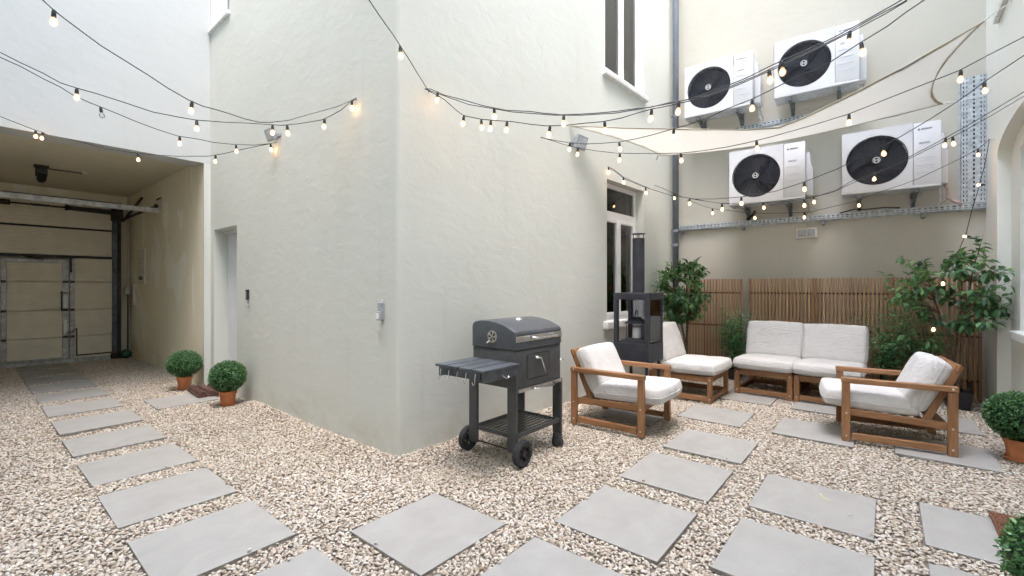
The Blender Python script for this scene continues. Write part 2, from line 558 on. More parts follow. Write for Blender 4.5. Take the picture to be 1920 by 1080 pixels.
# ground height: gravel rises a little against the walls and undulates
def gz(x, y):
    h = 0.008 * math.sin(x * 2.1 + 0.6) * math.cos(y * 1.7) + 0.006 * mnoise.noise(Vector((x * 2.3, y * 2.3, 0)))
    d = 9.0
    if x > 1.9 and y > 2.5:
        pass
    # distance to the corner building footprint
    yr = 2.83 - 0.0426 * (x - 2.075)
    if x >= 2.075: d = min(d, max(0, yr - y)) if y < yr else 0
    elif y >= 2.83: d = min(d, 2.075 - x)
    else: d = min(d, math.hypot(2.075 - x, 2.83 - y))
    if y < 5.5:
        h += 0.035 * math.exp(-(d / 0.16) ** 2)
    return h - 0.014

bm = B()
xs = [-60, -12, -5, -2] + [-1.6 + 0.1 * i for i in range(95)] + [9, 15, 60]
ys = [-60, -12, -4] + [-1.4 + 0.1 * i for i in range(128)] + [13, 20, 60]
grid = [[bm.verts.new((x, y, (gz(x, y) - 0.004) if -1.7 < x < 8 and -1.5 < y < 11.4 else -0.02)) for y in ys] for x in xs]
for i in range(len(xs) - 1):
    for j in range(len(ys) - 1):
        bm.faces.new((grid[i][j], grid[i + 1][j], grid[i + 1][j + 1], grid[i][j + 1]))
tag(obj('ground', bm, M_ground, smooth=True), 'pale gravel bed of the courtyard', None, None, 'structure')

# ---------------------------------------------------------------- slabs
SL = 0.585
slabs = [   # (x0, y0, rot deg, label)
    (0.530, 1.615, 0, 'pale grey paving slab cut by the bottom edge of the photo, below the left stepping path'),
    (0.530, 2.398, 0, 'largest showing grey slab of the left stepping path, nearest the viewer'),
    (0.528, 3.190, 0, 'second grey slab of the left stepping path counted from the viewer'),
    (0.530, 3.985, 0.6, 'third grey slab of the left stepping path counted from the viewer'),
    (0.530, 4.800, 0.5, 'fourth grey slab of the left stepping path counted from the viewer'),
    (0.536, 5.605, 0, 'fifth grey slab of the left stepping path counted from the viewer'),
    (0.534, 6.450, 0, 'sixth grey slab of the left stepping path, just short of the passage mouth'),
    (0.534, 7.240, 0.5, 'seventh grey slab of the left stepping path, first one under the passage'),
    (0.534, 8.010, 0, 'eighth grey slab of the left stepping path, dim under the passage ceiling'),
    (0.534, 8.780, 0, 'ninth grey slab of the left stepping path, in the dark of the passage'),
    (0.534, 9.560, 0, 'tenth grey slab of the left stepping path, second from the garage door'),
    (0.534, 10.30, 0, 'last grey slab of the left stepping path, touching the garage door'),
    (1.312, 5.975, 0, 'grey slab lying in front of the recessed white door, partly under the doormat'),
    (1.310, 1.615, 0, 'square grey slab alone in the foreground below the wall corner'),
    (1.310, 0.828, 0, 'grey slab cut by the bottom edge, right of the slab below the wall corner'),
    (2.090, 0.838, 0, 'grey slab in the right path, in front of the charcoal grill cart wheel'),
    (2.875, 0.836, 0, 'grey slab in the right path, second behind the foreground row'),
    (3.640, 0.826, 0, 'grey slab in the right path, in line with the front leg of the left armchair'),
    (4.590, 1.050, 0, 'grey slab right in front of the armless corner seat'),
    (5.640, 0.990, 0, 'small showing grey slab at the foot of the armless sofa, left end'),
    (2.975, 0.052, 0, 'grey slab with a yellow scratch and a loose pebble on it'),
    (2.208, 0.045, 0, 'large grey slab cut by the bottom edge, in front of the slab with the yellow scratch'),
    (3.095, -0.735, 0, 'grey slab at the right edge, partly under the brown doormat'),
    (2.330, -0.735, 0, 'grey slab corner at the bottom right, beside the cropped boxwood ball'),
    (4.605, 0.210, 0, 'grey slab under the front leg of the right armchair'),
    (4.650, -0.635, 0, 'grey slab under the rear leg of the right armchair, near the terracotta pot'),
    (5.650, 0.210, 0, 'grey slab between the right armchair and the armless sofa'),
    (5.690, -0.650, 0, 'grey slab behind the right armchair, towards the black planter'),
    (4.100, 1.720, 0, 'grey slab mostly hidden beneath the seat of the left armchair'),
]
slab_rects = []
for x0, y0, rot, lab in slabs:
    bm = B()
    box(bm, -SL / 2, SL / 2, -SL / 2, SL / 2, -0.02, 0.001, 0.0015)
    me_m = [M_slab, M_slabedge]
    for f in bm.faces:
        f.material_index = 0 if f.normal.z > 0.5 else 1
    o = obj('paving_slab', bm, me_m)
    o.location = (x0 + SL / 2, y0 + SL / 2, 0)
    o.rotation_euler = (R(rnd.uniform(-0.25, 0.25)), R(rnd.uniform(-0.25, 0.25)), R(rot))
    for pl_ in o.data.polygons:
        pl_.material_index = 0 if pl_.normal.z > 0.5 else 1
    tag(o, lab, 'paving slab', 'square stepping slabs in the gravel')
    slab_rects.append((x0 - 0.008, x0 + SL + 0.008, y0 - 0.008, y0 + SL + 0.008))

# yellow scratch and a loose pebble on one slab
M_yellow = plain('yellow_chalk', (0.55, 0.52, 0.24), 0.9)
bm = B()
for pts, w in (([(3.425, 0.322), (3.395, 0.312), (3.36, 0.285), (3.345, 0.262)], 0.0035), ([(3.372, 0.345), (3.362, 0.318), (3.358, 0.296)], 0.0025)):
    for (xa, ya), (xb, yb) in zip(pts, pts[1:]):
        bar(bm, (xa, ya, 0.0035), (xb, yb, 0.0035), w * 2, 0.0006)
o = obj('chalk_scratch', bm, M_yellow)
tag(o, 'thin yellow chalk scratch on a grey slab', 'scratch')

# ---------------------------------------------------------------- gravel (uncountable stuff)
stone_coll = bpy.data.collections.new('stone_shapes')
for k in range(10):
    bm = B()
    bmesh.ops.create_icosphere(bm, subdivisions=2, radius=1)
    rs = random.Random(k + 50)
    planes = [(Vector((rs.gauss(0, 1), rs.gauss(0, 1), rs.gauss(0, 1))).normalized(), rs.uniform(0.55, 0.85)) for _ in range(9)]
    sx, sy, sz = rs.uniform(0.95, 1.3), rs.uniform(0.65, 0.9), rs.uniform(0.38, 0.6)
    for v in bm.verts:
        for n_, d_ in planes:
            q = v.co.dot(n_)
            if q > d_: v.co -= n_ * (q - d_)
        v.co = Vector((v.co.x * sx, v.co.y * sy, v.co.z * sz)) * 0.0106
    me = bpy.data.meshes.new('stone')
    bm.to_mesh(me); bm.free()
    me.materials.append(M_stone)
    stone_coll.objects.link(bpy.data.objects.new('stone', me))

rs = np.random.RandomState(3)
def strew(x0, x1, y0, y1, step, lo=0.75, hi=1.35):
    gx, gy = np.meshgrid(np.arange(x0, x1, step), np.arange(y0, y1, step))
    p = np.stack([gx.ravel(), gy.ravel()], 1)
    p += rs.uniform(-0.55, 0.55, p.shape) * step
    return p
P_ = [strew(-0.9, 2.2, -0.85, 4.5, 0.0166), strew(-0.9, 2.2, 4.5, 11.0, 0.0195), strew(2.2, 7.5, -0.98, 2.95, 0.0172)]
pts = np.concatenate(P_)
keep = np.ones(len(pts), bool)
for a, b, c, d in slab_rects:
    inside = (pts[:, 0] > a) & (pts[:, 0] < b) & (pts[:, 1] > c) & (pts[:, 1] < d)
    keep &= ~(inside & (rs.rand(len(pts)) > 0.0))
# nothing inside the corner building
yr = 2.83 - 0.0426 * (pts[:, 0] - 2.075)
keep &= ~((pts[:, 0] > 2.085) & (pts[:, 1] > yr + 0.01))
keep &= ~((pts[:, 1] > YG) & (pts[:, 0] > 2.01))
# not behind the camera
f_ = pts[:, 0] * math.cos(R(39.6)) + pts[:, 1] * math.sin(R(39.6))
keep &= f_ > 0.6
pts = pts[keep]
zz = np.array([gz(float(x), float(y)) for x, y in pts]) + rs.uniform(-0.004, 0.007, len(pts))
# a few strays that lie on the slabs' rims
co = np.concatenate([pts, zz[:, None]], 1).astype(np.float32)
stray = []
for a, b, c, d in slab_rects:
    for _ in range(1):
        e = rs.randint(4); t = rs.rand()
        q = [(a + .02, c + t * SL), (b - .02, c + t * SL), (a + t * SL, c + .02), (a + t * SL, d - .02)][e]
        stray.append((q[0], q[1], 0.011))
stray.append((3.20, 0.16, 0.014))
co = np.concatenate([co, np.array(stray, np.float32)])
gm = bpy.data.meshes.new('gravel')
gm.vertices.add(len(co))
gm.vertices.foreach_set('co', co.ravel())
go = bpy.data.objects.new('gravel', gm)
col.objects.link(go)
tag(go, 'cream and beige limestone chips covering the courtyard', 'gravel', None, 'stuff')
ng = bpy.data.node_groups.new('strew_stones', 'GeometryNodeTree')
ng.interface.new_socket('Geometry', in_out='INPUT', socket_type='NodeSocketGeometry')
ng.interface.new_socket('Geometry', in_out='OUTPUT', socket_type='NodeSocketGeometry')
gi = ng.nodes.new('NodeGroupInput'); gout = ng.nodes.new('NodeGroupOutput')
iop = ng.nodes.new('GeometryNodeInstanceOnPoints')
ci = ng.nodes.new('GeometryNodeCollectionInfo')
ci.inputs['Collection'].default_value = stone_coll
ci.inputs['Separate Children'].default_value = True
ci.inputs['Reset Children'].default_value = True
iop.inputs['Pick Instance'].default_value = True
rv = ng.nodes.new('FunctionNodeRandomValue'); rv.data_type = 'FLOAT_VECTOR'
rv.inputs[0].default_value = (-0.6, -0.6, 0); rv.inputs[1].default_value = (0.6, 0.6, 6.283)
rf = ng.nodes.new('FunctionNodeRandomValue'); rf.data_type = 'FLOAT'
rf.inputs[2].default_value = 0.7; rf.inputs[3].default_value = 1.4
ri = ng.nodes.new('FunctionNodeRandomValue'); ri.data_type = 'INT'
ri.inputs[4].default_value = 0; ri.inputs[5].default_value = 9
m2p = ng.nodes.new('GeometryNodeMeshToPoints')
L = ng.links.new
L(gi.outputs[0], m2p.inputs['Mesh']); L(m2p.outputs[0], iop.inputs['Points'])
L(ci.outputs[0], iop.inputs['Instance'])
L(rv.outputs[0], iop.inputs['Rotation']); L(rf.outputs[1], iop.inputs['Scale']); L(ri.outputs[2], iop.inputs['Instance Index'])
L(iop.outputs[0], gout.inputs[0])
md = go.modifiers.new('strew', 'NODES'); md.node_group = ng

# ---------------------------------------------------------------- windows
def window(parent, M, x0, x1, z0, z1, depth, transom=None, sill=None, room=True, frame=0.055, sash=0.05, mull=True, handle=False):
    """x0..z1 = opening in the wall frame M; glazing sits depth behind the face"""
    bm = B()
    d0, d1 = depth, depth + 0.06
    box(bm, x0, x0 + frame, d0, d1, z0, z1, 0.004, M); box(bm, x1 - frame, x1, d0, d1, z0, z1, 0.004, M)
    box(bm, x0 + frame, x1 - frame, d0, d1, z1 - frame, z1, 0.004, M)
    box(bm, x0 + frame, x1 - frame, d0, d1, z0, z0 + frame, 0.004, M)
    top = z1
    if transom:
        box(bm, x0 + frame, x1 - frame, d0 - 0.004, d1, transom - 0.045, transom + 0.045, 0.004, M)
        top = transom
    win = obj('window', bm, M_pvc, parent)
    panes = []
    if transom:
        panes.append((x0 + frame, x1 - frame, transom + 0.045, z1 - frame))
    xm = (x0 + x1) / 2
    zt = (top - 0.045) if transom else (z1 - frame)
    for a, b in (((x0 + frame, xm), (xm, x1 - frame)) if mull else ((x0 + frame, x1 - frame),)):
        bm = B()
        s = sash
        e0, e1 = d0 - 0.012, d1 - 0.015
        g = 0.003
        box(bm, a + g, a + s, e0, e1, z0 + frame + g, zt - g, 0.004, M); box(bm, b - s, b - g, e0, e1, z0 + frame + g, zt - g, 0.004, M)
        box(bm, a + s, b - s, e0, e1, zt - s, zt - g, 0.004, M); box(bm, a + s, b - s, e0, e1, z0 + frame + g, z0 + frame + s, 0.004, M)
        obj('sash', bm, M_pvc, win)
        panes.append((a + s, b - s, z0 + frame + s, zt - s))
    for a, b, c, d in panes:
        bm = B()
        box(bm, a - 0.004, b + 0.004, d0 + 0.018, d0 + 0.024, c - 0.004, d + 0.004, 0, M)
        obj('pane', bm, M_glass, win)
    if handle:
        bm = B(); bar(bm, M @ Vector((xm - 0.02, d0 - 0.03, z0 + 0.75)), M @ Vector((xm - 0.02, d0 - 0.03, z0 + 0.62)), 0.02, 0.02, 0.003)
        obj('handle', bm, M_whiteplastic, win)
    if sill:
        a, b, c, d, pr = sill
        bm = B(); box(bm, a, b, -pr, depth, c, d, 0.012, M, seg=2)
        obj('sill', bm, M_stone_sill, win)
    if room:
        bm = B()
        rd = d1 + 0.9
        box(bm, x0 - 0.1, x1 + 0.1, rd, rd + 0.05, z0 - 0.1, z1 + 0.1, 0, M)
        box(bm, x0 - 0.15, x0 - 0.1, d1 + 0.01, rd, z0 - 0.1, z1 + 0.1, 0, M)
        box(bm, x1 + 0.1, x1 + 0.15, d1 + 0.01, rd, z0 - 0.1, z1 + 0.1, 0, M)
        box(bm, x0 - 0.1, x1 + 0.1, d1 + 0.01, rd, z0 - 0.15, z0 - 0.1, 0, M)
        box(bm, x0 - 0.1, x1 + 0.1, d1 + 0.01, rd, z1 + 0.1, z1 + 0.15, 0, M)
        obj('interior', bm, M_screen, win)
        bm = B()      # grey curtain on one side
        w = (x1 - x0) * 0.34
        prev = None
        n = 24
        for i in range(n):
            xa = x1 - 0.02 - w * i / n; xb = x1 - 0.02 - w * (i + 1) / n
            ya = d1 + 0.13 + 0.02 * math.sin(i * 1.7); yb = d1 + 0.13 + 0.02 * math.sin((i + 1) * 1.7)
            vs = [bm.verts.new(M @ Vector(q)) for q in ((xa, ya, z0), (xb, yb, z0), (xb, yb, z1), (xa, ya, z1))]
            bm.faces.new(vs)
        obj('curtain', bm, M_roomgrey, win)
    return win

# ---------------------------------------------------------------- corner building
cb = thing('corner_building', 'pale plastered corner building jutting into the middle of the courtyard', 'building', (2.075, 2.83, 0))
Ml = Matrix.Translation(-C0)
MRl, MLl = Ml @ MR, Ml @ ML
bm = B()
HW = 13.0  # unseen upper walls made this tall to even out the light
WR1 = (3.053, 4.068, 0.86, 2.655)
WR2 = (2.99, 4.068, 3.985, 6.3)
wall_cells(bm, 0.025, 5.5, -0.3, HW, 0.3, [WR1, WR2], MRl)
lathe(bm, [(0, -0.3), (0.025, -0.3), (0.025, HW), (0, HW)], 40, TR(0.025, 0.0245, 0))
YD0, YD1 = -(6.76 - 2.83), -(5.98 - 2.83)
WL = (-(6.855 - 2.83), -(6.215 - 2.83), 4.68, 6.3)
wall_cells(bm, -4.6, -0.025, -0.3, HW, 0.3, [(YD0, YD1, -0.3, 2.04), WL], MLl)
for h, M in ((WR1, MRl), (WR2, MRl), (WL, MLl)):
    pass
obj('wall', bm, M_wall, cb, auto=20)
window(cb, MRl, *WR1, 0.12, transom=2.25, sill=(WR1[0] - 0.09, WR1[1] + 0.06, 0.775, 0.872, 0.07), handle=True)
window(cb, MRl, *WR2, 0.06, sill=(WR2[0] - 0.05, WR2[1] + 0.05, 3.915, 3.992, 0.06))
window(cb, MLl, *WL, 0.14, sill=(WL[0] - 0.02, WL[1] + 0.03, 4.63, 4.685, 0.035), mull=False)
bm = B()
box(bm, YD0 + 0.003, YD1 - 0.05, 0.165, 0.205, 0.02, 2.0, 0.003, MLl)
dr = obj('door', bm, M_doorleaf, cb)
bm = B()
box(bm, YD1 - 0.05, YD1 - 0.003, 0.10, 0.20, -0.02, 2.035, 0.004, MLl)
box(bm, YD0 + 0.003, YD1 - 0.05, 0.12, 0.2, 2.0, 2.035, 0.004, MLl)
obj('frame', bm, M_pvc, dr)
bm = B()
box(bm, YD0 + 0.01, YD1 - 0.01, 0.0, 0.2, -0.05, 0.015, 0.004, MLl)
obj('threshold', bm, M_stone_sill, dr)

# ---------------------------------------------------------------- left building with the passage
gb = thing('passage_building', 'pale building at the left whose ground floor opens into a dim vehicle passage', 'building', (2.0, YG, 0))
Mg = Matrix.Translation((-2.0, -YG, 0))
F = Matrix.Translation((2.0, YG, 0))
bm = B()
# facade with the wide opening, underside of the lintel 0.32 m deep
XL = -1.25
box(bm, XL - 2.0, 2.074, YG, YG + 0.32, 2.92, HW, 0, Mg)
box(bm, XL - 2.0, XL, YG, YG + 0.32, -0.3, 2.92, 0, Mg)
obj('wall', bm, M_wall_left, gb)
bm = B()
box(bm, 2.0, 2.074, YG, YG + 0.05, -0.3, 2.919, 0, Mg)
obj('pilaster', bm, M_wall, gb)
bm = B()
box(bm, 2.0, 2.25, YG + 0.051, 11.3, -0.3, 3.05, 0, Mg)
box(bm, XL - 0.25, XL, YG + 0.321, 11.3, -0.3, 3.05, 0, Mg)
box(bm, XL, 2.0, 11.06, 11.3, -0.3, 3.05, 0, Mg)
obj('passage_wall', bm, M_passage, gb)
bm = B()
box(bm, XL, 2.0, YG + 0.321, 11.06, 3.0, 3.2, 0, Mg)
obj('passage_ceiling', bm, M_ceiling, gb)

# ---------------------------------------------------------------- back building wall
bb = thing('back_building', 'tall beige plastered wall at the back of the courtyard carrying the air conditioners', 'building', (7.43, -0.87, 0))
bm = B()
wall_cells(bm, -4.2, 0.5, -0.3, HW, 0.3, [], Matrix.Rotation(RZ_B, 4, 'Z'))
obj('wall', bm, M_wall_back, bb)

# ---------------------------------------------------------------- right building with arched niche
rb = thing('right_building', 'pale building at the right edge with a shallow arched window niche', 'building', (7.43, YR, 0))
Mr = Matrix.Translation((-7.43, -YR, 0))
bm = B()
XA0, XA1 = 4.70, 6.76
HR = 12.5  # height out of view, raised to flatten the light in the court
box(bm, XA1, 7.8, YR - 0.1, YR, -0.3, HR, 0, Mr)
box(bm, -2.2, XA0, YR - 0.1, YR, -0.3, HR, 0, Mr)
xc = (XA0 + XA1) / 2
spring, rise = 2.60, 0.24
arc = []
for i in range(25):
    a = math.pi * i / 24
    arc.append((xc + (XA1 - XA0) / 2 * math.cos(a), spring + rise * math.sin(a) ** 0.8))
poly = [(XA0, HR), (XA1, HR)] + arc
prism(bm, poly, YR - 0.1, YR, Mr)
# back layer with window opening
XW0, XW1 = 5.1, 6.36
for a, b, c, d in ((XW1, 7.8, -0.3, HR), (-2.2, XW0, -0.3, HR), (XW0, XW1, -0.3, 0.86), (XW0, XW1, 2.62, HR)):
    box(bm, a, b, YR - 0.4, YR - 0.1005, c, d, 0, Mr)
obj('wall', bm, M_wall_right, rb)
Mrw = Mr @ Matrix.Translation((0, YR - 0.1, 0)) @ Matrix.Rotation(math.pi, 4, 'Z')
window(rb, Mrw, -XW1, -XW0, 0.86, 2.62, 0.10, transom=2.2, sill=(-XW1 - 0.05, -XW0 + 0.05, 0.80, 0.885, 0.065))
bm = B()
box(bm, 4.6, 6.66, YR + 0.0005, YR + 0.045, 3.96, 4.04, 0.008, Mr)
ws = obj('upper_sill', bm, M_stone_sill, rb)

# added unseen wall behind the viewer, its height set to shape the light
rear = thing('added_rear_wall', 'plain pale unseen wall added behind the viewer, closing the courtyard to shape its light', 'building', (-1.3, 0, 0))
bm = B()
box(bm, -0.3, 0, -1.3, 6.87, -0.3, 12.5)
obj('wall', bm, M_wall, rear)

# ================================================================== OBJECTS
def wallmount(name, label, cat, Mw, x, z, rz, group=None):
    p = Mw @ Vector((x, 0, z))
    return thing(name, label, cat, p, rz, group)

def text_mesh(body, size, extrude=0.001):
    cu = bpy.data.curves.new('txt', 'FONT')
    cu.body = body; cu.size = size; cu.extrude = extrude; cu.align_x = 'LEFT'; cu.resolution_u = 2
    cu.offset = size * 0.025
    to = bpy.data.objects.new('txt', cu)
    col.objects.link(to)
    dg = bpy.context.evaluated_depsgraph_get()
    me = bpy.data.meshes.new_from_object(to.evaluated_get(dg))
    col.objects.unlink(to); bpy.data.objects.remove(to)
    return me

# ---------------------------------------------------------------- air conditioners
AW, AH, AD = 0.90, 0.735, 0.30
YF = -0.48                                     # front face
def make_ac(label):
    t = thing('air_conditioner', label, 'air conditioner', group='outdoor units on the back wall')
    bm = B()
    # casing with a round fan opening in the front: plate built as ring of quads
    fx, fz, fr = -AW / 2 + 0.335, 0.372, 0.295
    x0, x1 = -AW / 2, AW / 2
    n = 48
    circ = [(fx + fr * math.cos(2 * math.pi * i / n), fz + fr * math.sin(2 * math.pi * i / n)) for i in range(n)]
    def edge_pt(cx, cz):
        dx, dz = cx - fx, cz - fz
        bx0, bx1, bz0, bz1 = x0, -AW / 2 + 0.66, 0.03, AH
        s = min(((bx1 - fx) / dx if dx > 1e-6 else (bx0 - fx) / dx if dx < -1e-6 else 1e9), ((bz1 - fz) / dz if dz > 1e-6 else (bz0 - fz) / dz if dz < -1e-6 else 1e9))
        return (fx + dx * s, fz + dz * s)
    inner = [bm.verts.new((a, YF, c)) for a, c in circ]
    inner2 = [bm.verts.new((fx + (a - fx) * 0.985, YF + 0.05, fz + (c - fz) * 0.985)) for a, c in circ]
    outer = [bm.verts.new((edge_pt(a, c)[0], YF, edge_pt(a, c)[1])) for a, c in circ]
    for i in range(n):
        j = (i + 1) % n
        bm.faces.new((inner[i], inner[j], outer[j], outer[i]))
        bm.faces.new((inner[i], inner[j], inner2[j], inner2[i]))
    # fill the corners of the front plate
    for (cx, cz) in ((x0, 0.03), (x0, AH), (-AW / 2 + 0.66, 0.03), (-AW / 2 + 0.66, AH)):
        best = sorted(range(n), key=lambda i: (outer[i].co.x - cx) ** 2 + (outer[i].co.z - cz) ** 2)[:2]
        a, b = outer[best[0]], outer[best[1]]
        if (a.co - b.co).length > 1e-4:
            bm.faces.new((a, b, bm.verts.new((cx, YF, cz))))
    box(bm, -AW / 2 + 0.664, x1, YF, YF + AD, 0.03, AH, 0.008, seg=2)          # machine bay
    box(bm, x0, -AW / 2 + 0.66, YF + 0.0, YF + AD, AH, AH + 0.008, 0.003)
    box(bm, x0, x0 + 0.006, YF, YF + AD, 0.03, AH)
    box(bm, x0, x1, YF - 0.002, YF + AD + 0.002, 0.0, 0.03, 0.006)             # base tray lip
    casing = obj('casing', bm, M_acwhite, t, auto=30)
    bm = B()
    box(bm, x0 + 0.01, x1 - 0.01, YF + 0.012, YF + AD - 0.01, -0.003, 0.0)
    for i in range(5):
        box(bm, x0 + 0.12 + i * 0.14, x0 + 0.20 + i * 0.14, YF + 0.06, YF + AD - 0.06, -0.008, -0.003, 0.002)
    box(bm, x0 + 0.01, x1 - 0.3, YF + AD - 0.004, YF + AD - 0.001, 0.03, AH)
    obj('base_pan', bm, M_acgrey, casing)
    bm = B()                                   # press marks on the right panel
    for z in (0.42, 0.33, 0.245, 0.16):
        box(bm, x1 - 0.215, x1 - 0.055, YF - 0.003, YF, z, z + 0.006, 0.0025)
        box(bm, x1 - 0.215, x1 - 0.055, YF - 0.003, YF, z - 0.03, z - 0.027, 0.001)
    obj('panel_ribs', bm, M_acwhite, casing)
    bm = B()
    lathe(bm, [(fr - 0.006, 0.0), (fr + 0.004, -0.008), (fr + 0.012, -0.008), (fr + 0.018, 0.0)], 48, TR(fx, YF, fz, rx=R(-90)) @ Matrix.Scale(-1, 4, (0, 0, 1)))
    obj('fan_ring', bm, M_acwhite, t, smooth=True)
    bm = B()
    lathe(bm, [(0, 0), (fr - 0.002, 0)], 40, TR(fx, YF + 0.12, fz, rx=R(90)))
    for k in range(3):                          # fan blades at rest
        a0 = k * 2 * math.pi / 3 + 0.4
        prev = None
        rows = []
        for i in range(6):
            r_ = 0.06 + i * 0.04
            a = a0 + i * 0.11
            w = 0.5 - i * 0.02
            rows.append([bm.verts.new((fx + r_ * math.cos(a + q * w), YF + 0.09 - 0.05 * q + 0.02, fz + r_ * math.sin(a + q * w))) for q in (0, 0.5, 1.0, 1.4)])
        for A_, C_ in zip(rows, rows[1:]):
            for q in range(3): bm.faces.new((A_[q], A_[q + 1], C_[q + 1], C_[q]))
    obj('fan', bm, M_fan, t, smooth=True)
    bm = B()
    M = TR(fx, YF - 0.004, fz, rx=R(90))
    for k in range(15):
        rr = 0.055 + k * (fr - 0.065) / 14
        tube(bm, [(fx + rr * math.cos(2 * math.pi * i / 40), YF + 0.012 - 0.016 * (1 - (rr / fr) ** 2), fz + rr * math.sin(2 * math.pi * i / 40)) for i in range(41)], 0.0024, 4, cap=False)
    for k in range(24):
        a = 2 * math.pi * k / 24
        tube(bm, [(fx + q * math.cos(a + (q - .05) * 1.2), YF + 0.013 - 0.016 * (1 - (q / fr) ** 2), fz + q * math.sin(a + (q - .05) * 1.2)) for q in (0.05, 0.12, 0.2, fr - 0.004)], 0.0017, 4, cap=False)
    gr = obj('fan_grille', bm, M_fangrille, t)
    bm = B(); lathe(bm, [(0, 0.0), (0.050, 0.0), (0.056, -0.01)], 28, TR(fx, YF - 0.010, fz, rx=R(90)) )
    obj('hub', bm, M_fan, gr)
    bm = B()                                    # round emblem: ring with an armature shape
    def ringm(r0, r1):
        lathe(bm, [(r0, 0), (r0, 0.003), (r1, 0.003), (r1, 0)], 28, TR(fx, YF - 0.0115, fz, rx=R(90)))
    ringm(0.030, 0.036)
    for s in (-1, 1):
        pts_ = [(fx + s * 0.012 + s * 0.009 * math.cos(a) * 0.6, YF - 0.014, fz + 0.022 * math.sin(a)) for a in [(-1.2 + 2.4 * i / 8) for i in range(9)]]
        tube(bm, pts_, 0.0032, 5)
    box(bm, fx - 0.014, fx + 0.014, YF - 0.0155, YF - 0.0125, fz - 0.003, fz + 0.003)
    obj('emblem', bm, M_whiteplastic, gr)
    me = AC_TEXT
    bm = B(); bm.from_mesh(me)
    bm.transform(Matrix.Translation((x1 - 0.165, YF - 0.0012, AH - 0.085)) @ Matrix.Rotation(R(90), 4, 'X'))
    tube(bm, [(x1 - 0.187 + 0.0105 * math.cos(2 * math.pi * i / 16), YF - 0.0015, AH - 0.0765 + 0.0105 * math.sin(2 * math.pi * i / 16)) for i in range(17)], 0.0016, 4, cap=False)
    box(bm, x1 - 0.193, x1 - 0.181, YF - 0.0022, YF - 0.0004, AH - 0.078, AH - 0.075)
    box(bm, x1 - 0.194, x1 - 0.1915, YF - 0.0022, YF - 0.0004, AH - 0.083, AH - 0.070)
    box(bm, x1 - 0.1825, x1 - 0.180, YF - 0.0022, YF - 0.0004, AH - 0.083, AH - 0.070)
    obj('brand_lettering', bm, M_ink, casing)
    bm = B(); box(bm, x1 - 0.185, x1 - 0.095, YF - 0.002, YF, AH - 0.245, AH - 0.222, 0.0008)
    for i in range(7):
        box(bm, x1 - 0.181 + i * 0.012, x1 - 0.174 + i * 0.012, YF - 0.0028, YF - 0.0015, AH - 0.24, AH - 0.227)
    obj('badge', bm, M_badge, casing)
    bm = B()                                    # valve cover at the right side
    t_ = [(x1, 0.06), (x1 + 0.075, 0.05), (x1 + 0.075, 0.42), (x1 + 0.045, 0.47), (x1 + 0.045, 0.62), (x1, 0.62)]
    prism(bm, t_, YF + 0.15, YF + AD + 0.05, bev=0.006)
    obj('valve_cover', bm, M_acwhite, t, auto=40)
    for sx in (-0.27, 0.25):
        bm = B()
        box(bm, sx - 0.02, sx + 0.02, YF + 0.03, 0.0, -0.05, -0.045)
        box(bm, sx - 0.02, sx - 0.016, YF + 0.03, 0.0, -0.05, -0.012)
        box(bm, sx - 0.022, sx + 0.022, -0.006, -0.001, -0.16, 0.12)
        bar(bm, (sx, YF + 0.16, -0.05), (sx, -0.01, -0.15), 0.03, 0.006)
        for yy in (YF + 0.05, YF + 0.25):
            box(bm, sx - 0.018, sx + 0.018, yy - 0.018, yy + 0.018, -0.045, -0.005, 0.004)
        obj('bracket', bm, M_galvdark, t)
    bm = B()
    for k, dx in enumerate((0.0, 0.035)):
        xx = x1 + 0.012 + dx
        tube(bm, [(xx, YF + 0.28, 0.10), (xx + 0.02, YF + 0.33, -0.02), (xx + 0.03, -0.07, -0.10), (xx + 0.01 - 0.05 * k, -0.06, -0.165 )], 0.011, 8)
    obj('refrigerant_pipe', bm, M_hose, t, smooth=True)
    return t
AC_TEXT = text_mesh('BOSCH', 0.027, 0.0008)
ac = [('white air conditioner at the upper left of the four, nearest the drainpipe', 2.757, 3.785),
      ('white air conditioner at the upper right of the four, crossed by the twisted light strings', 1.605, 3.79),
      ('white air conditioner at the lower left of the four, above the twin sockets', 2.155, 2.435),
      ('white air conditioner at the lower right of the four, beside the upright cable tray', 0.880, 2.43)]
a0 = None
for i, (lab, u, z) in enumerate(ac):
    a = make_ac(lab) if i == 0 else copy_tree(a0)
    if i == 0: a0 = a
    a['label'] = lab
    a.location = MB @ Vector((-u, 0, z)); a.rotation_euler = (0, 0, RZ_B)
# hoses that run from the units to the trays
def hose(label, pts, r, m, cat='hose', grp=None):
    bm = B(); tube(bm, [MB @ Vector(p) for p in pts], r, 8)
    return tag(obj('hose', bm, m, smooth=True), label, cat, grp)
hose('thick pinkish lagged pipe looping from the lower right air conditioner into the tray', [(-0.36, -0.2, 2.47), (-0.34, -0.12, 2.42), (-0.33, -0.08, 2.35), (-0.28, -0.06, 2.30), (-0.20, -0.05, 2.265)], 0.019, M_hosepink)
hose('black corrugated hose stub on the tray below the lower left air conditioner', [(-2.44, -0.07, 2.27), (-2.40, -0.08, 2.31), (-2.35, -0.09, 2.34), (-2.33, -0.09, 2.39)], 0.022, M_cable)
hose('thin grey cable hanging behind the lower right air conditioner', [(-0.55, -0.1, 2.42), (-0.62, -0.08, 2.36), (-0.66, -0.07, 2.30), (-0.64, -0.06, 2.26)], 0.006, M_greyplastic)
hose('grey pipe pair curving down from the upper left air conditioner', [(-2.28, -0.12, 3.72), (-2.25, -0.08, 3.66), (-2.26, -0.06, 3.62)], 0.014, M_hose)
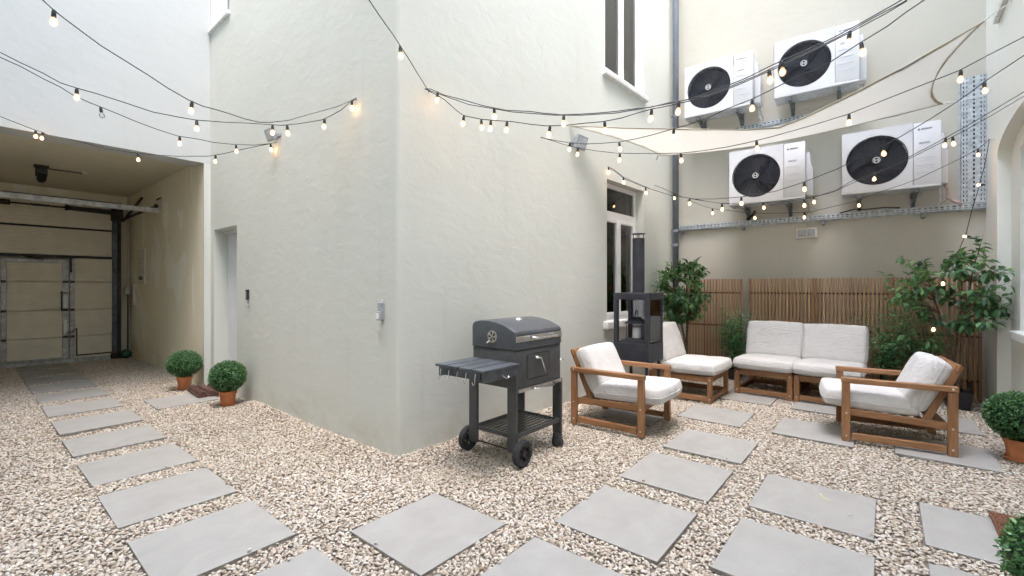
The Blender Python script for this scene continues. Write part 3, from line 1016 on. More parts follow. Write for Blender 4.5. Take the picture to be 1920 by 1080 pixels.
hose('black cable looping along the tray under the lower right air conditioner', [(-1.35, -0.07, 2.262), (-1.2, -0.07, 2.30), (-1.1, -0.08, 2.285), (-0.9, -0.07, 2.29), (-0.75, -0.07, 2.27)], 0.007, M_cable)

# ---------------------------------------------------------------- perforated cable trays
def perf(bm, length, width, rows, pitch, slot, T, th=0.002, vertical=False):
    """slotted sheet: length along x, width along z, rows=[z centres], T places it"""
    rows = sorted(rows)
    z = -width / 2
    for rc, rh in rows:
        box(bm, 0, length, 0, th, z, rc - rh / 2, 0, T)
        z = rc + rh / 2
    box(bm, 0, length, 0, th, z, width / 2, 0, T)
    n = int(length / pitch)
    for rc, rh in rows:
        x = 0.0
        for i in range(n + 1):
            xa = x; xb = min(length, x + pitch - slot)
            if xb > xa: box(bm, xa, xb, 0, th, rc - rh / 2, rc + rh / 2, 0, T)
            x += pitch
def tray(label, u0, z, length, rz_local, width, side, rows, group, brackets=()):
    t = thing('cable_tray', label, 'cable tray', MB @ Vector((-u0, 0, z)), RZ_B, group)
    bm = B()
    Rm = Matrix.Rotation(rz_local, 4, 'Y')
    off = -0.065
    perf(bm, length, width, rows, 0.05, 0.026, Rm @ Matrix.Translation((0, off, 0)))
    for s in (-1, 1):
        M = Rm @ Matrix.Translation((0, off + 0.002, s * (width / 2 - 0.001))) @ Matrix.Rotation(R(-90 * s), 4, 'X')
        # side flange running back towards the wall
        box(bm, 0, length, 0.0, 0.058 + 0.0, -0.001, 0.001, 0, Rm @ Matrix.Translation((0, off + 0.002, s * (width / 2 - 0.001))))
        box(bm, 0, length, 0.0565, 0.058, -0.008, 0.008, 0, Rm @ Matrix.Translation((0, off + 0.002, s * (width / 2 + 0.007))))
    obj('perforated_channel', bm, M_galv, t)
    for x in brackets:
        bm = B()
        box(bm, x - 0.018, x + 0.018, -0.05, -0.001, -width / 2 - 0.07, -width / 2 - 0.002, 0.003)
        box(bm, x - 0.02, x + 0.02, -0.06, -0.0505, -width / 2 - 0.06, -width / 2 - 0.002, 0.002)
        obj('bracket', bm, M_galvdark, t)
    k_ = max(2, int(width / 0.016))
    for i in range(k_):
        bm = B()
        zc = -width / 2 + (i + 0.5) * width / k_
        tube(bm, [Rm @ Vector((x, -0.038 + 0.006 * math.sin(i * 2.1 + x * 3), zc + 0.003 * math.sin(x * 7 + i))) for x in [length * q / 20 for q in range(21)]], 0.0085, 6)
        obj('cable', bm, M_cable if i % 3 else M_galvdark, t)  # added dark cables stand in for the shade behind the slots
    return t
tray('long horizontal galvanised cable tray running under the lower air conditioners', 3.46, 2.226, 3.455, 0, 0.062, 1, [(0.012, 0.012), (-0.014, 0.012)], 'galvanised cable trays', (0.09, 0.97, 1.93, 2.92))
tray('wide upright galvanised cable tray in the corner beside the lower right air conditioner', 0.108, 2.262, 1.45, R(-90), 0.205, 1, [(-0.085, 0.009), (-0.058, 0.009), (0.0, 0.016), (0.058, 0.009), (0.085, 0.009)], 'galvanised cable trays')
tray('short piece of cable tray showing between the upper air conditioners and the sail', 3.0, 3.612, 1.85, 0, 0.06, 1, [(0.012, 0.012), (-0.014, 0.012)], 'galvanised cable trays')

# twin sockets below the tray, with conduit
t = thing('wall_sockets', 'twin grey weatherproof sockets on a pale plate below the cable tray', 'socket', MB @ Vector((-1.718, 0, 2.037)), RZ_B)
bm = B(); box(bm, -0.125, 0.125, -0.03, 0, -0.075, 0.07, 0.008); obj('back_plate', bm, plain('socket_beige', (0.64, 0.59, 0.53), 0.6), t)
for s in (-1, 1):
    bm = B(); box(bm, s * 0.055 - 0.042, s * 0.055 + 0.042, -0.048, -0.03, -0.045, 0.042, 0.005); box(bm, s * 0.055 - 0.03, s * 0.055 + 0.03, -0.052, -0.048, -0.033, 0.03, 0.002)
    obj('socket', bm, M_greyplastic, t)
bm = B(); box(bm, -0.018, 0.012, -0.02, -0.001, 0.07, 0.155, 0.002); obj('conduit', bm, M_wall_back, t)

# drainpipe
t = thing('drainpipe', 'grey metal drainpipe running down the inner corner of the walls', 'drainpipe', (7.045, 2.53, 0))
bm = B(); tube(bm, [(0, 0, 0.0), (0, 0, 13.0)], 0.045, 20); obj('pipe', bm, M_pipe, t, smooth=True)
for z in (1.95, 2.17, 3.95, 5.9):
    bm = B(); lathe(bm, [(0.045, -0.02), (0.05, -0.02), (0.05, 0.02), (0.045, 0.02)], 20, TR(0, 0, z)); box(bm, -0.008, 0.008, 0.045, 0.07, z - 0.008, z + 0.008)
    obj('bracket', bm, M_pipe, t)
    bm = B(); bmesh.ops.create_uvsphere(bm, u_segments=8, v_segments=6, radius=0.007); bm.transform(Matrix.Translation((-0.035, -0.042, z))); obj('screw', bm, M_chrome, t)

# ---------------------------------------------------------------- floodlights
def floodlight(label, Mw, x, z, rz, w, h):
    t = wallmount('floodlight', label, 'floodlight', Mw, x, z, rz, 'wall floodlights')
    bm = B()
    T = Matrix.Translation((0, -0.075, 0)) @ Matrix.Rotation(R(20), 4, 'X')
    box(bm, -w / 2, w / 2, -0.02, 0.015, -h / 2, h / 2, 0.006, T, seg=2)
    for i in range(7):
        box(bm, -w / 2 + 0.015 + i * (w - 0.03) / 6 - 0.002, -w / 2 + 0.015 + i * (w - 0.03) / 6 + 0.002, 0.015, 0.03, -h / 2 + 0.01, h / 2 - 0.01, 0, T)
    body = obj('housing', bm, M_greyplastic, t)
    bm = B(); box(bm, -w / 2 + 0.02, w / 2 - 0.02, -0.0225, -0.0205, -h / 2 + 0.018, h / 2 - 0.018, 0, T); obj('lens', bm, plain('flood_lens', (0.62, 0.66, 0.72), 0.25), body)
    bm = B()
    for s in (-1, 1): box(bm, s * (w / 2 + 0.006) - 0.003, s * (w / 2 + 0.006) + 0.003, -0.085, -0.002, -0.012, 0.012)
    box(bm, -w / 2 - 0.006, w / 2 + 0.006, -0.008, -0.002, -0.012, 0.012)
    obj('yoke', bm, M_greyplastic, t)
    return t
floodlight('grey floodlight left of the corner, among the ends of the left light strings', ML, -(4.87 - 2.83), 2.86, RZ_L, 0.14, 0.12)
floodlight('small floodlight on the right facade above the window, behind a light string', MR, 4.43 - 2.075, 2.925, RZ_R, 0.19, 0.15)

# keypad by the door, sensor by the corner
t = wallmount('keypad', 'black intercom keypad with a grey tab beside the recessed door', 'keypad', ML, -(5.625 - 2.83), 1.20, RZ_L)
bm = B(); box(bm, -0.024, 0.024, -0.028, 0, -0.045, 0.07, 0.005, seg=2); k_ = obj('body', bm, M_black, t)
bm = B()
for i in range(3):
    for j in range(4): box(bm, -0.017 + i * 0.013, -0.009 + i * 0.013, -0.0305, -0.028, -0.03 + j * 0.02, -0.018 + j * 0.02, 0.001)
obj('buttons', bm, M_greyplastic, k_)
bm = B(); tube(bm, [(0.0, -0.012, -0.045), (0.004, -0.012, -0.08), (0.012, -0.014, -0.11), (0.02, -0.014, -0.122)], 0.011, 8); obj('tab', bm, M_badge, t, smooth=True)
t = wallmount('outdoor_socket', 'small grey weatherproof socket box with a flap near the wall corner', 'socket', ML, -(3.02 - 2.83), 1.11, RZ_L)
bm = B(); box(bm, -0.021, 0.021, -0.035, 0, 0.002, 0.07, 0.004, seg=2); obj('switch_box', bm, M_greyplastic, t)
bm = B(); box(bm, -0.023, 0.023, -0.048, 0, -0.068, 0.0, 0.006, seg=2); sb = obj('socket_box', bm, M_badge, t)
bm = B(); box(bm, -0.019, 0.019, -0.052, -0.048, -0.058, -0.012, 0.002); obj('flap', bm, M_whiteplastic, sb)
bm = B(); tube(bm, [(0, -0.015, 0.07), (0.004, -0.018, 0.085), (0.014, -0.012, 0.09)], 0.006, 8); obj('cable_gland', bm, M_hose, t)

# ---------------------------------------------------------------- fence panels
def fence_panel(label, u0, u1, seed, lean=0.0):
    rs_ = random.Random(seed)
    t = thing('fence_panel', label, 'fence panel', MB @ Vector((-(u0 + u1) / 2, -0.20, 0)), RZ_B, 'slatted timber panels against the back wall')
    w = abs(u0 - u1)
    bm = B()
    lay = bm.faces.layers.float.new('tone')
    n = 19
    for i in range(n):
        x = -w / 2 + 0.013 + (w - 0.026) * i / (n - 1)
        nf = len(bm.faces)
        top = 1.415 + rs_.uniform(-0.003, 0.003)
        tl = rs_.uniform(-0.0006, 0.0006) + lean
        T = Matrix.Translation((x, 0, 0)) @ Matrix.Rotation(tl, 4, 'Y')
        sw = 0.0118 if 0 < i < n - 1 else 0.015
        box(bm, -sw, sw, -0.03, -0.006, 0.01, top, 0.002, T)
        bm.faces.ensure_lookup_table()
        tone = 0.3 + 0.45 * rs_.random()
        if i in (0, n - 1): tone *= 0.35
        for f in bm.faces[nf:]: f[lay] = tone
        # some slats are butt-jointed from two boards
        if rs_.random() < 0.25 and i not in (0, n - 1):
            pass
    obj('slats', bm, M_slat, t)
    for z in (0.24, 0.74, 1.215):
        bm = B()
        box(bm, -w / 2 + 0.002, w / 2 - 0.002, -0.0055, 0.012, z - 0.014, z + 0.014)
        box(bm, -w / 2 + 0.004, w / 2 - 0.004, -0.032, -0.006, z - 0.004, z + 0.004)
        obj('rail', bm, M_fencerail, t)
    for s in (-1, 1):
        bm = B()
        box(bm, s * (w / 2 - 0.09) - 0.02, s * (w / 2 - 0.09) + 0.02, -0.034, 0.014, 0.06, 0.235, 0.003)
        obj('foot_block', bm, M_fencerail, t)
    return t
fence_panel('slatted timber fence panel at the far left, behind the ficus by the drainpipe', 3.246, 2.479, 1)
fence_panel('slatted timber fence panel behind the left half of the armless sofa', 2.396, 1.626, 2, 0.004)
fence_panel('slatted timber fence panel behind the right half of the armless sofa', 1.612, 0.842, 3)
fence_panel('slatted timber fence panel at the right, behind the black planter', 0.838, 0.071, 4)

# ---------------------------------------------------------------- garage door in the passage
YD = 10.9
t = thing('garage_door', 'beige sectional garage door with a wicket door at the end of the passage', 'garage door', (0.37, YD, 0))
def gl(x): return x - 0.37
XR = 1.72
bm = B()
def panel_field(bm, x0, x1, z0, z1, y=0.0):
    n = max(2, int((z1 - z0) / 0.06))
    h = (z1 - z0) / n
    for i in range(n):
        box(bm, x0, x1, y - 0.008, y + 0.04, z0 + i * h + 0.003, z0 + (i + 1) * h - 0.003, 0.002)
    box(bm, x0, x1, y + 0.0, y + 0.038, z0, z1)
for z0, z1 in ((0.06, 0.436), (0.448, 0.902), (0.914, 1.382), (1.394, 1.80)):
    panel_field(bm, gl(1.23), gl(XR), z0, z1)
    panel_field(bm, gl(XL), gl(0.37 - 0.06), z0, z1)
for z0, z1 in ((1.85, 2.30), (2.335, 2.78)):
    panel_field(bm, gl(XL), gl(XR), z0, z1)
panels = obj('panels', bm, M_doorpanel, t)
bm = B()
box(bm, gl(XL), gl(XR), -0.012, 0.03, 1.80, 1.846, 0.004)
box(bm, gl(XL), gl(XR), -0.008, 0.03, 2.302, 2.333, 0.004)
pieces('hinge_rail', bm, M_darkdoor, t)
bm = B()
box(bm, gl(XL), gl(XR), -0.015, 0.03, -0.03, 0.058, 0.004)
box(bm, gl(1.165), gl(1.228), -0.012, 0.03, 0.06, 1.79, 0.004)
box(bm, gl(0.31), gl(0.36), -0.012, 0.03, 0.06, 1.79, 0.004)
obj('bottom_rail', bm, M_alu, t)
bm = B()                                     # wicket door
for z0, z1 in ((0.10, 0.436), (0.448, 0.902), (0.914, 1.382), (1.394, 1.70)):
    panel_field(bm, gl(0.435), gl(1.07), z0, z1, -0.012)
wk = obj('wicket_door', bm, M_doorpanel, t)
bm = B()
for a, b, c, d in ((0.37, 0.433, 0.07, 1.765), (1.072, 1.155, 0.07, 1.765), (0.434, 1.071, 1.703, 1.765), (0.434, 1.071, 0.07, 0.098)):
    box(bm, gl(a), gl(b), -0.028, 0.01, c, d, 0.004)
pieces('stile', bm, M_alu, wk)
bm = B()
for z in (0.442, 0.908, 1.388):
    for a, b in ((1.075, 1.15), (1.168, 1.226), (0.372, 0.43)):
        box(bm, gl(a), gl(b), -0.036, -0.0285, z - 0.02, z + 0.02, 0.003)
pieces('hinge', bm, M_darkdoor, t)
bm = B()
tube(bm, [(gl(1.06), -0.03, 1.22), (gl(1.06), -0.075, 1.22), (gl(1.06), -0.075, 0.90), (gl(1.06), -0.03, 0.90)], 0.011, 8)
box(bm, gl(1.06), gl(1.13), -0.06, -0.03, 1.19, 1.205)
obj('handle', bm, M_darkdoor, wk)
bm = B(); box(bm, gl(1.085), gl(1.135), -0.04, -0.0285, 0.93, 1.16, 0.012); box(bm, gl(1.09), gl(1.13), -0.034, -0.0285, 0.5, 0.74, 0.003); obj('lock_plate', bm, M_whiteplastic, wk)
bm = B()
tube(bm, [(gl(1.12), -0.036, 0.52), (gl(1.15), -0.05, 0.50), (gl(1.20), -0.05, 0.53), (gl(1.235), -0.03, 0.58), (gl(1.255), -0.02, 0.57)], 0.007, 6)
box(bm, gl(1.243), gl(1.262), -0.022, -0.005, 0.12, 0.58); box(bm, gl(1.243), gl(XR), -0.022, -0.005, 0.10, 0.12)
obj('spiral_cable', bm, M_cable, t)
bm = B(); box(bm, gl(1.17), gl(1.195), -0.03, -0.0125, 1.55, 1.80, 0.003); bar(bm, (gl(0.62), -0.04, 1.80), (gl(0.85), -0.06, 1.755), 0.02, 0.02, 0.003); obj('closer', bm, M_darkdoor, t)
bm = B()
box(bm, gl(XR + 0.003), gl(1.79), -0.05, 0.03, 0.0, 2.66, 0.003)
for z in (0.44, 0.91, 1.39, 1.83, 2.3): box(bm, gl(XR + 0.002), gl(1.80), -0.062, -0.0505, z - 0.03, z + 0.03, 0.004)
obj('track', bm, plain('blue_grey_track', (0.10, 0.115, 0.135), 0.5, 0.4, 0.2, 10), t)
bm = B()
box(bm, gl(1.793), gl(1.84), -0.07, 0.03, 0.0, 2.68, 0.003)
box(bm, gl(1.70), gl(1.86), -0.13, 0.0, 2.50, 2.72, 0.01)
box(bm, gl(1.70), gl(1.90), -0.08, 0.0, -0.0, 0.09, 0.01)
bar(bm, (gl(1.85), -0.15, 2.50), (gl(1.91), -1.25, 2.80), 0.03, 0.03, 0.003)
obj('end_frame', bm, M_darkdoor, t)
bm = B()
tube(bm, [(gl(XL), -0.1, 2.655), (gl(1.8), -0.1, 2.655)], 0.014, 10)
obj('torsion_shaft', bm, M_darkdoor, t)
bm = B()
tube(bm, [(gl(1.10), -0.1, 2.655), (gl(1.13), -0.1, 2.655)], 0.05, 14); tube(bm, [(gl(1.13), -0.1, 2.655), (gl(1.4), -0.1, 2.65), (gl(1.72), -0.1, 2.645)], [0.035, 0.04, 0.045], 14)
tube(bm, [(gl(0.1), -0.1, 2.655), (gl(0.47), -0.1, 2.655)], 0.042, 14)
tube(bm, [(gl(0.47 + 0.004 * i), -0.1 + 0.024 * math.cos(i * 0.9), 2.655 + 0.024 * math.sin(i * 0.9)) for i in range(1)] * 1 + [(gl(0.70 + 0.0035 * i), -0.1 + 0.022 * math.cos(i * 0.8), 2.655 + 0.022 * math.sin(i * 0.8)) for i in range(60)], 0.004, 4)
obj('spring', bm, M_darkdoor, t)

# galvanised beam across the passage in front of the door
t = thing('ceiling_strut', 'galvanised beam spanning the passage below the ceiling, with a diagonal stay', 'strut', (1.97, 8.8, 2.48))
bm = B(); box(bm, XL - 1.97, -0.02, -0.02, 0.02, -0.025, 0.05, 0.003); obj('rail', bm, M_alu, t)
bm = B(); box(bm, XL - 1.97, -0.47, -0.025, 0.025, 0.052, 0.062); obj('top_strip', bm, M_cable, t)
bm = B(); bar(bm, (-0.10, 2.0, 0.06), (-0.03, 0.06, 0.10), 0.03, 0.035, 0.003); bar(bm, (-0.05, 0.06, 0.12), (-0.03, 0.03, 0.0), 0.03, 0.02); obj('stay', bm, M_darkdoor, t)
bm = B(); box(bm, -0.02, 0.028, -0.04, 0.03, -0.03, 0.035, 0.008); box(bm, -0.03, 0.01, -0.06, -0.04, -0.025, 0.02, 0.006); obj('end_connector', bm, plain('yellowed_plastic', (0.50, 0.49, 0.33), 0.5), t)
bm = B(); tube(bm, [(0.029, 0.1, 0.24), (0.0, 0.08, 0.22), (-0.02, 0.12, 0.2), (0.01, 0.2, 0.23)], 0.012, 6); obj('cable_clip', bm, M_cable, t)

# black detector on the ceiling with rod and pale head
t = thing('ceiling_sensor', 'black box sensor under the passage ceiling with a thin rod and pale tip', 'sensor', (0.69, 9.13, 3.0))
bm = B(); box(bm, -0.075, 0.075, -0.06, 0.06, -0.03, 0.0, 0.004); box(bm, -0.06, 0.06, -0.05, 0.05, -0.16, -0.03, 0.02, seg=2); obj('body', bm, M_black, t)
bm = B(); tube(bm, [(0, -0.06, -0.12), (0, -0.02, -0.19), (0, 0.02, -0.19)], 0.05, 12); obj('lens_head', bm, M_black, t)
bm = B(); bar(bm, (0.06, 0, -0.03), (0.42, 0, -0.03), 0.014, 0.014); obj('rod', bm, M_cable, t)
bm = B(); lathe(bm, [(0, -0.03), (0.03, -0.025), (0.035, -0.005), (0.03, 0.0)], 14, TR(0.45, 0, 0)); obj('tip', bm, M_whiteplastic, t)

# notice board and service box on the passage wall
t = thing('notice_board', 'pale notice board with faded writing on the passage side wall', 'notice', (2.0, 10.12, 1.66), R(-90))
bm = B(); box(bm, -0.26, 0.26, -0.018, 0, -0.30, 0.30, 0.003); obj('board', bm, plain('notice_white', (0.60, 0.58, 0.50), 0.6), t)
bm = B()
for i, (a, b, z) in enumerate(((-0.13, 0.13, 0.14), (-0.17, 0.16, 0.07), (-0.16, 0.17, 0.05), (-0.1, 0.1, -0.03), (-0.15, 0.15, -0.08), (-0.12, 0.1, -0.11))):
    box(bm, a, b, -0.0195, -0.0182, z, z + 0.010)
obj('faded_lines', bm, plain('faded_ink', (0.42, 0.41, 0.37), 0.7), t)
bm = B(); box(bm, -0.13, 0.13, -0.0195, -0.0182, -0.235, -0.175); obj('dark_label', bm, plain('green_print', (0.08, 0.11, 0.08), 0.7), t)
t = thing('service_riser', 'thin riser pipe with a junction box running up the passage corner', 'pipe', (1.95, 10.92, 0))
bm = B(); tube(bm, [(0, 0, 1.25), (0, 0, 3.0)], 0.014, 8); obj('upper_pipe', bm, plain('beige_conduit', (0.52, 0.49, 0.38), 0.6), t)
bm = B(); tube(bm, [(0, 0, 0.12), (0, 0, 1.2)], 0.012, 8); obj('lower_cable', bm, M_cable, t)
bm = B(); box(bm, -0.05, 0.03, -0.06, 0.03, 1.16, 1.30, 0.006); obj('junction_box', bm, M_alu, t)
t = tag(obj('green_cap', (lambda b_: (bmesh.ops.create_uvsphere(b_, u_segments=16, v_segments=10, radius=0.085), b_)[1])(B()), M_green, smooth=True, loc=(1.90, 10.80, 0.07)), 'round dark green ball on the ground in the corner beside the garage door', 'ball')
bm = B(); box(bm, 1.955, 1.999, 10.55, 10.64, 0.95, 1.35, 0.01); tag(obj('wall_box', bm, plain('pale_box', (0.56, 0.54, 0.46), 0.6)), 'pale slim box on the passage wall near the garage door', 'junction box')

# ---------------------------------------------------------------- cushions
def cushion(name, parent, w, d, h, M, seed=0, puff=0.35, piping=True, sag=0.0):
    """soft box: w along x, d along y, h along z, centred"""
    n, k = 18, 7
    bm = B()
    def sgnpow(a, p): return math.copysign(abs(a) ** p, a)
    def P3(u, v, s):
        # u,v in [-1,1]; s = -1 bottom .. 1 top
        e = 7.0
        # squircle mapping for the outline
        rx = u * (1 - 0.035 * v ** 4) ; ry = v * (1 - 0.035 * u ** 4)
        fall = (1 - abs(u) ** 6) * (1 - abs(v) ** 6)
        edge = (1 - puff) + puff * fall ** 0.45
        x, y = rx * w / 2, ry * d / 2
        z = s * h / 2 * edge
        if s > 0: z -= sag * math.exp(-((u / 0.6) ** 2 + (v / 0.6) ** 2))
        q = Vector((x * 6 + seed * 7.3, y * 6, z * 3 + seed))
        nz = mnoise.noise(q) * 0.008 + mnoise.noise(q * 2.4) * 0.003
        z += nz * (1 if s > 0 else -0.3)
        return Vector((x + mnoise.noise(q * 1.3 + Vector((9, 0, 0))) * 0.006, y + mnoise.noise(q * 1.3 + Vector((0, 9, 0))) * 0.006, z))
    top = [[bm.verts.new(P3(-1 + 2 * i / n, -1 + 2 * j / n, 1)) for j in range(n + 1)] for i in range(n + 1)]
    bot = [[bm.verts.new(P3(-1 + 2 * i / n, -1 + 2 * j / n, -1)) for j in range(n + 1)] for i in range(n + 1)]
    for i in range(n):
        for j in range(n):
            bm.faces.new((top[i][j], top[i + 1][j], top[i + 1][j + 1], top[i][j + 1]))
            bm.faces.new((bot[i][j], bot[i][j + 1], bot[i + 1][j + 1], bot[i + 1][j]))
    per = [(i, 0) for i in range(n)] + [(n, j) for j in range(n)] + [(i, n) for i in range(n, 0, -1)] + [(0, j) for j in range(n, 0, -1)]
    rings = [[bot[i][j] for i, j in per]]
    for q in range(1, k):
        s = q / k
        ring = []
        for i, j in per:
            a, b = bot[i][j].co, top[i][j].co
            p = a.lerp(b, s)
            o = Vector((p.x / (w / 2), p.y / (d / 2), 0))
            m = max(abs(o.x), abs(o.y), 1e-6)
            out = Vector((p.x, p.y, 0)).normalized()
            bulge = 0.016 * math.sin(math.pi * s) + 0.004 * mnoise.noise(p * 9 + Vector((seed, 0, 0)))
            ring.append(bm.verts.new(p + out * bulge))
        rings.append(ring)
    rings.append([top[i][j] for i, j in per])
    m = len(per)
    for A_, C_ in zip(rings, rings[1:]):
        for i in range(m):
            bm.faces.new((A_[i], A_[(i + 1) % m], C_[(i + 1) % m], C_[i]))
    seamz = [r[:] for r in rings]
    pp = [v.co.copy() for v in rings[k // 2]]
    bm.transform(M)
    o = obj(name, bm, M_cushion, parent, smooth=True)
    ss = o.modifiers.new('s', 'SUBSURF'); ss.levels = 1; ss.render_levels = 1
    if piping:
        bm = B()
        tube(bm, [M @ p for p in pp + pp[:1]], 0.0035, 6, cap=False)
        obj('piping', bm, M_cushion, o, smooth=True)
    return o

def bolt(bm, x, y, z, axis='x', s=1):
    M = TR(x, y, z, ry=R(90) * s) if axis == 'x' else TR(x, y, z, rx=R(90) * s)
    lathe(bm, [(0, 0.0015), (0.007, 0.001), (0.009, -0.001)], 10, M)

# ---------------------------------------------------------------- armchairs
def armchair(label, loc, rz, seed):
    t = thing('armchair', label, 'armchair', loc, rz, 'timber armchairs with pale cushions')
    W, L_ = 0.345, 0.36
    aw, at = 0.055, 0.045
    for s in (-1, 1):
        xo = s * W
        xi = s * (W - 0.04)
        x0, x1 = min(xo, xi), max(xo, xi)
        bm = B(); box(bm, x0, x1, -L_, -L_ + 0.057, 0.0, 0.49, 0.004); obj('leg', bm, M_acacia_z, t)
        bm = B(); box(bm, x0, x1, L_ - 0.057, L_, 0.0, 0.49, 0.004); obj('leg', bm, M_acacia_z, t)
        bm = B(); box(bm, min(xo + s * 0.003, xi - s * 0.012), max(xo + s * 0.003, xi - s * 0.012), -L_ - 0.004, L_ + 0.004, 0.491, 0.535, 0.005); obj('armrest', bm, M_acacia_y, t)
        bm = B(); box(bm, x0 + 0.004, x1 - 0.004, -L_ + 0.066, L_ - 0.066, 0.022, 0.075, 0.003); obj('runner', bm, M_acacia_y, t)
        # seat rail slopes down towards the back
        bm = B(); xr = s * (W - 0.041 - 0.011)
        bar(bm, (xr, -L_ + 0.02, 0.245), (xr, L_ - 0.02, 0.215), 0.021, 0.055, 0.003); obj('seat_rail', bm, M_acacia_y, t)
        bm = B(); xb = s * (W - 0.065 - 0.013)
        bar(bm, (xb, 0.165, 0.195), (xb, 0.385, 0.69), 0.024, 0.05, 0.003, upv=(0, -1, 0.4)); obj('back_post', bm, M_acacia_z, t)
    bm = B()
    for y, z in ((-L_ + 0.045, 0.235),): box(bm, -W + 0.042, W - 0.042, y - 0.011, y + 0.011, z - 0.03, z + 0.03, 0.003)
    box(bm, -W + 0.042, W - 0.042, L_ - 0.055, L_ - 0.03, 0.175, 0.225, 0.003)
    for i in range(7):
        y = -0.27 + i * 0.085
        box(bm, -W + 0.064, W - 0.064, y - 0.022, y + 0.022, 0.246 - 0.03 * (i / 8), 0.260 - 0.03 * (i / 8), 0.003)
    obj('seat_frame', bm, M_acacia_x, t)
    bm = B()
    for k_, f in enumerate((0.22, 0.4, 0.58, 0.76, 0.96)):
        p = Vector((0, 0.165, 0.195)).lerp(Vector((0, 0.385, 0.69)), f)
        T = TR(0, p.y + (0.0 if f < .9 else 0), p.z, rx=R(-24))
        box(bm, -W + 0.052 if f > .9 else -W + 0.092, W - 0.052 if f > .9 else W - 0.092, -0.008, 0.008, -0.028, 0.028, 0.003, T)
    obj('backrest', bm, M_acacia_x, t)
    bm = B()
    for s in (-1, 1):
        for y, z in ((-L_ + 0.03, 0.24), (L_ - 0.03, 0.21), (L_ - 0.03, 0.515), (-L_ + 0.03, 0.05), (L_ - 0.03, 0.05)):
            bolt(bm, s * (W + (0.0035 if z > .5 else 0.0)), y, z, 'x', s)
    pieces('bolt', bm, M_steel, t)
    cushion('seat_cushion', t, 0.585, 0.64, 0.165, TR(0, -0.165, 0.342, rx=R(-2.5)), seed, 0.20)
    cushion('back_cushion', t, 0.585, 0.43, 0.19, TR(0, 0.20, 0.512, rx=R(65)), seed + 3, 0.38)
    return t
armchair('timber armchair with pale cushions standing between the grill and the fireplace', (4.05, 1.978, 0), R(1.5), 1)
armchair('timber armchair with pale cushions at the right, its back to the right wall', (5.118, -0.018, 0), R(187.5), 11)

# ---------------------------------------------------------------- armless seat modules
def module(label, loc, rz, W, D, seed, cw=None, ct=0.86):
    """front towards -y, origin at the middle of the front edge"""
    t = thing('armless_seat', label, 'armless seat', loc, rz, 'armless timber seat modules with pale cushions')
    w = W / 2
    for sx in (-1, 1):
        x0, x1 = (w - 0.055, w) if sx > 0 else (-w, -w + 0.055)
        bm = B(); box(bm, x0, x1, 0, 0.045, 0, 0.30, 0.004); obj('leg', bm, M_acacia_z, t)
        bm = B(); box(bm, x0, x1, D - 0.045, D, 0, 0.30, 0.004); obj('leg', bm, M_acacia_z, t)
        bm = B()
        box(bm, x0 + 0.008, x1 - 0.008, 0.046, D - 0.046, 0.235, 0.296, 0.003); box(bm, x0 + 0.008, x1 - 0.008, 0.046, D - 0.046, 0.02, 0.075, 0.003)
        pieces('side_rail', bm, M_acacia_y, t)
        bm = B(); xb = sx * (w - 0.085)
        bar(bm, (xb, D - 0.16, 0.24), (xb, D + 0.02, 0.76), 0.024, 0.05, 0.003, upv=(0, -1, 0.4)); obj('back_post', bm, M_acacia_z, t)
    bm = B()
    for y in (0.0, D - 0.04):
        box(bm, -w + 0.056, w - 0.056, y + 0.008, y + 0.034, 0.235, 0.297, 0.003); box(bm, -w + 0.056, w - 0.056, y + 0.008, y + 0.034, 0.02, 0.075, 0.003)
    pieces('front_rail', bm, M_acacia_x, t)
    bm = B()
    for i in range(7):
        y = 0.09 + i * (D - 0.2) / 6
        box(bm, -w + 0.048, w - 0.048, y - 0.025, y + 0.025, 0.28, 0.298, 0.003)
    obj('slats', bm, M_acacia_x, t)
    bm = B()
    for f in (0.3, 0.5, 0.7, 0.93):
        p = Vector((0, D - 0.16, 0.24)).lerp(Vector((0, D + 0.02, 0.76)), f)
        box(bm, -w + 0.10, w - 0.10, -0.008, 0.008, -0.028, 0.028, 0.003, TR(0, p.y, p.z, rx=R(-19)))
    obj('backrest', bm, M_acacia_x, t)
    bm = B()
    for sx in (-1, 1):
        for z in (0.05, 0.265):
            bolt(bm, sx * w, 0.022, z, 'x', sx); bolt(bm, sx * (w - 0.027), 0.0, z, 'y', 1)
    pieces('bolt', bm, M_steel, t)
    cw = cw or W
    cushion('seat_cushion', t, cw + 0.015, 0.62, 0.15, TR(0, 0.265, 0.372, rx=R(-1)), seed, 0.24)
    bh = ct - 0.40
    cushion('back_cushion', t, cw + 0.005, bh + 0.02, 0.155, TR(0, 0.565 + 0.06, 0.40 + bh / 2 + 0.005, rx=R(71)), seed + 5, 0.24)
    return t
module('armless corner seat with pale cushions standing beside the black fireplace', (5.61, 1.495, 0), R(0), 0.70, 0.72, 21, ct=0.83)
module('left half of the armless sofa with pale cushions in front of the fence', (6.028, 1.139, 0), R(-90 - 2), 0.615, 0.74, 31, ct=0.835)
module('right half of the armless sofa with pale cushions, partly behind the right armchair', (6.008, 0.512, 0), R(-90 - 2), 0.615, 0.74, 41, ct=0.83)

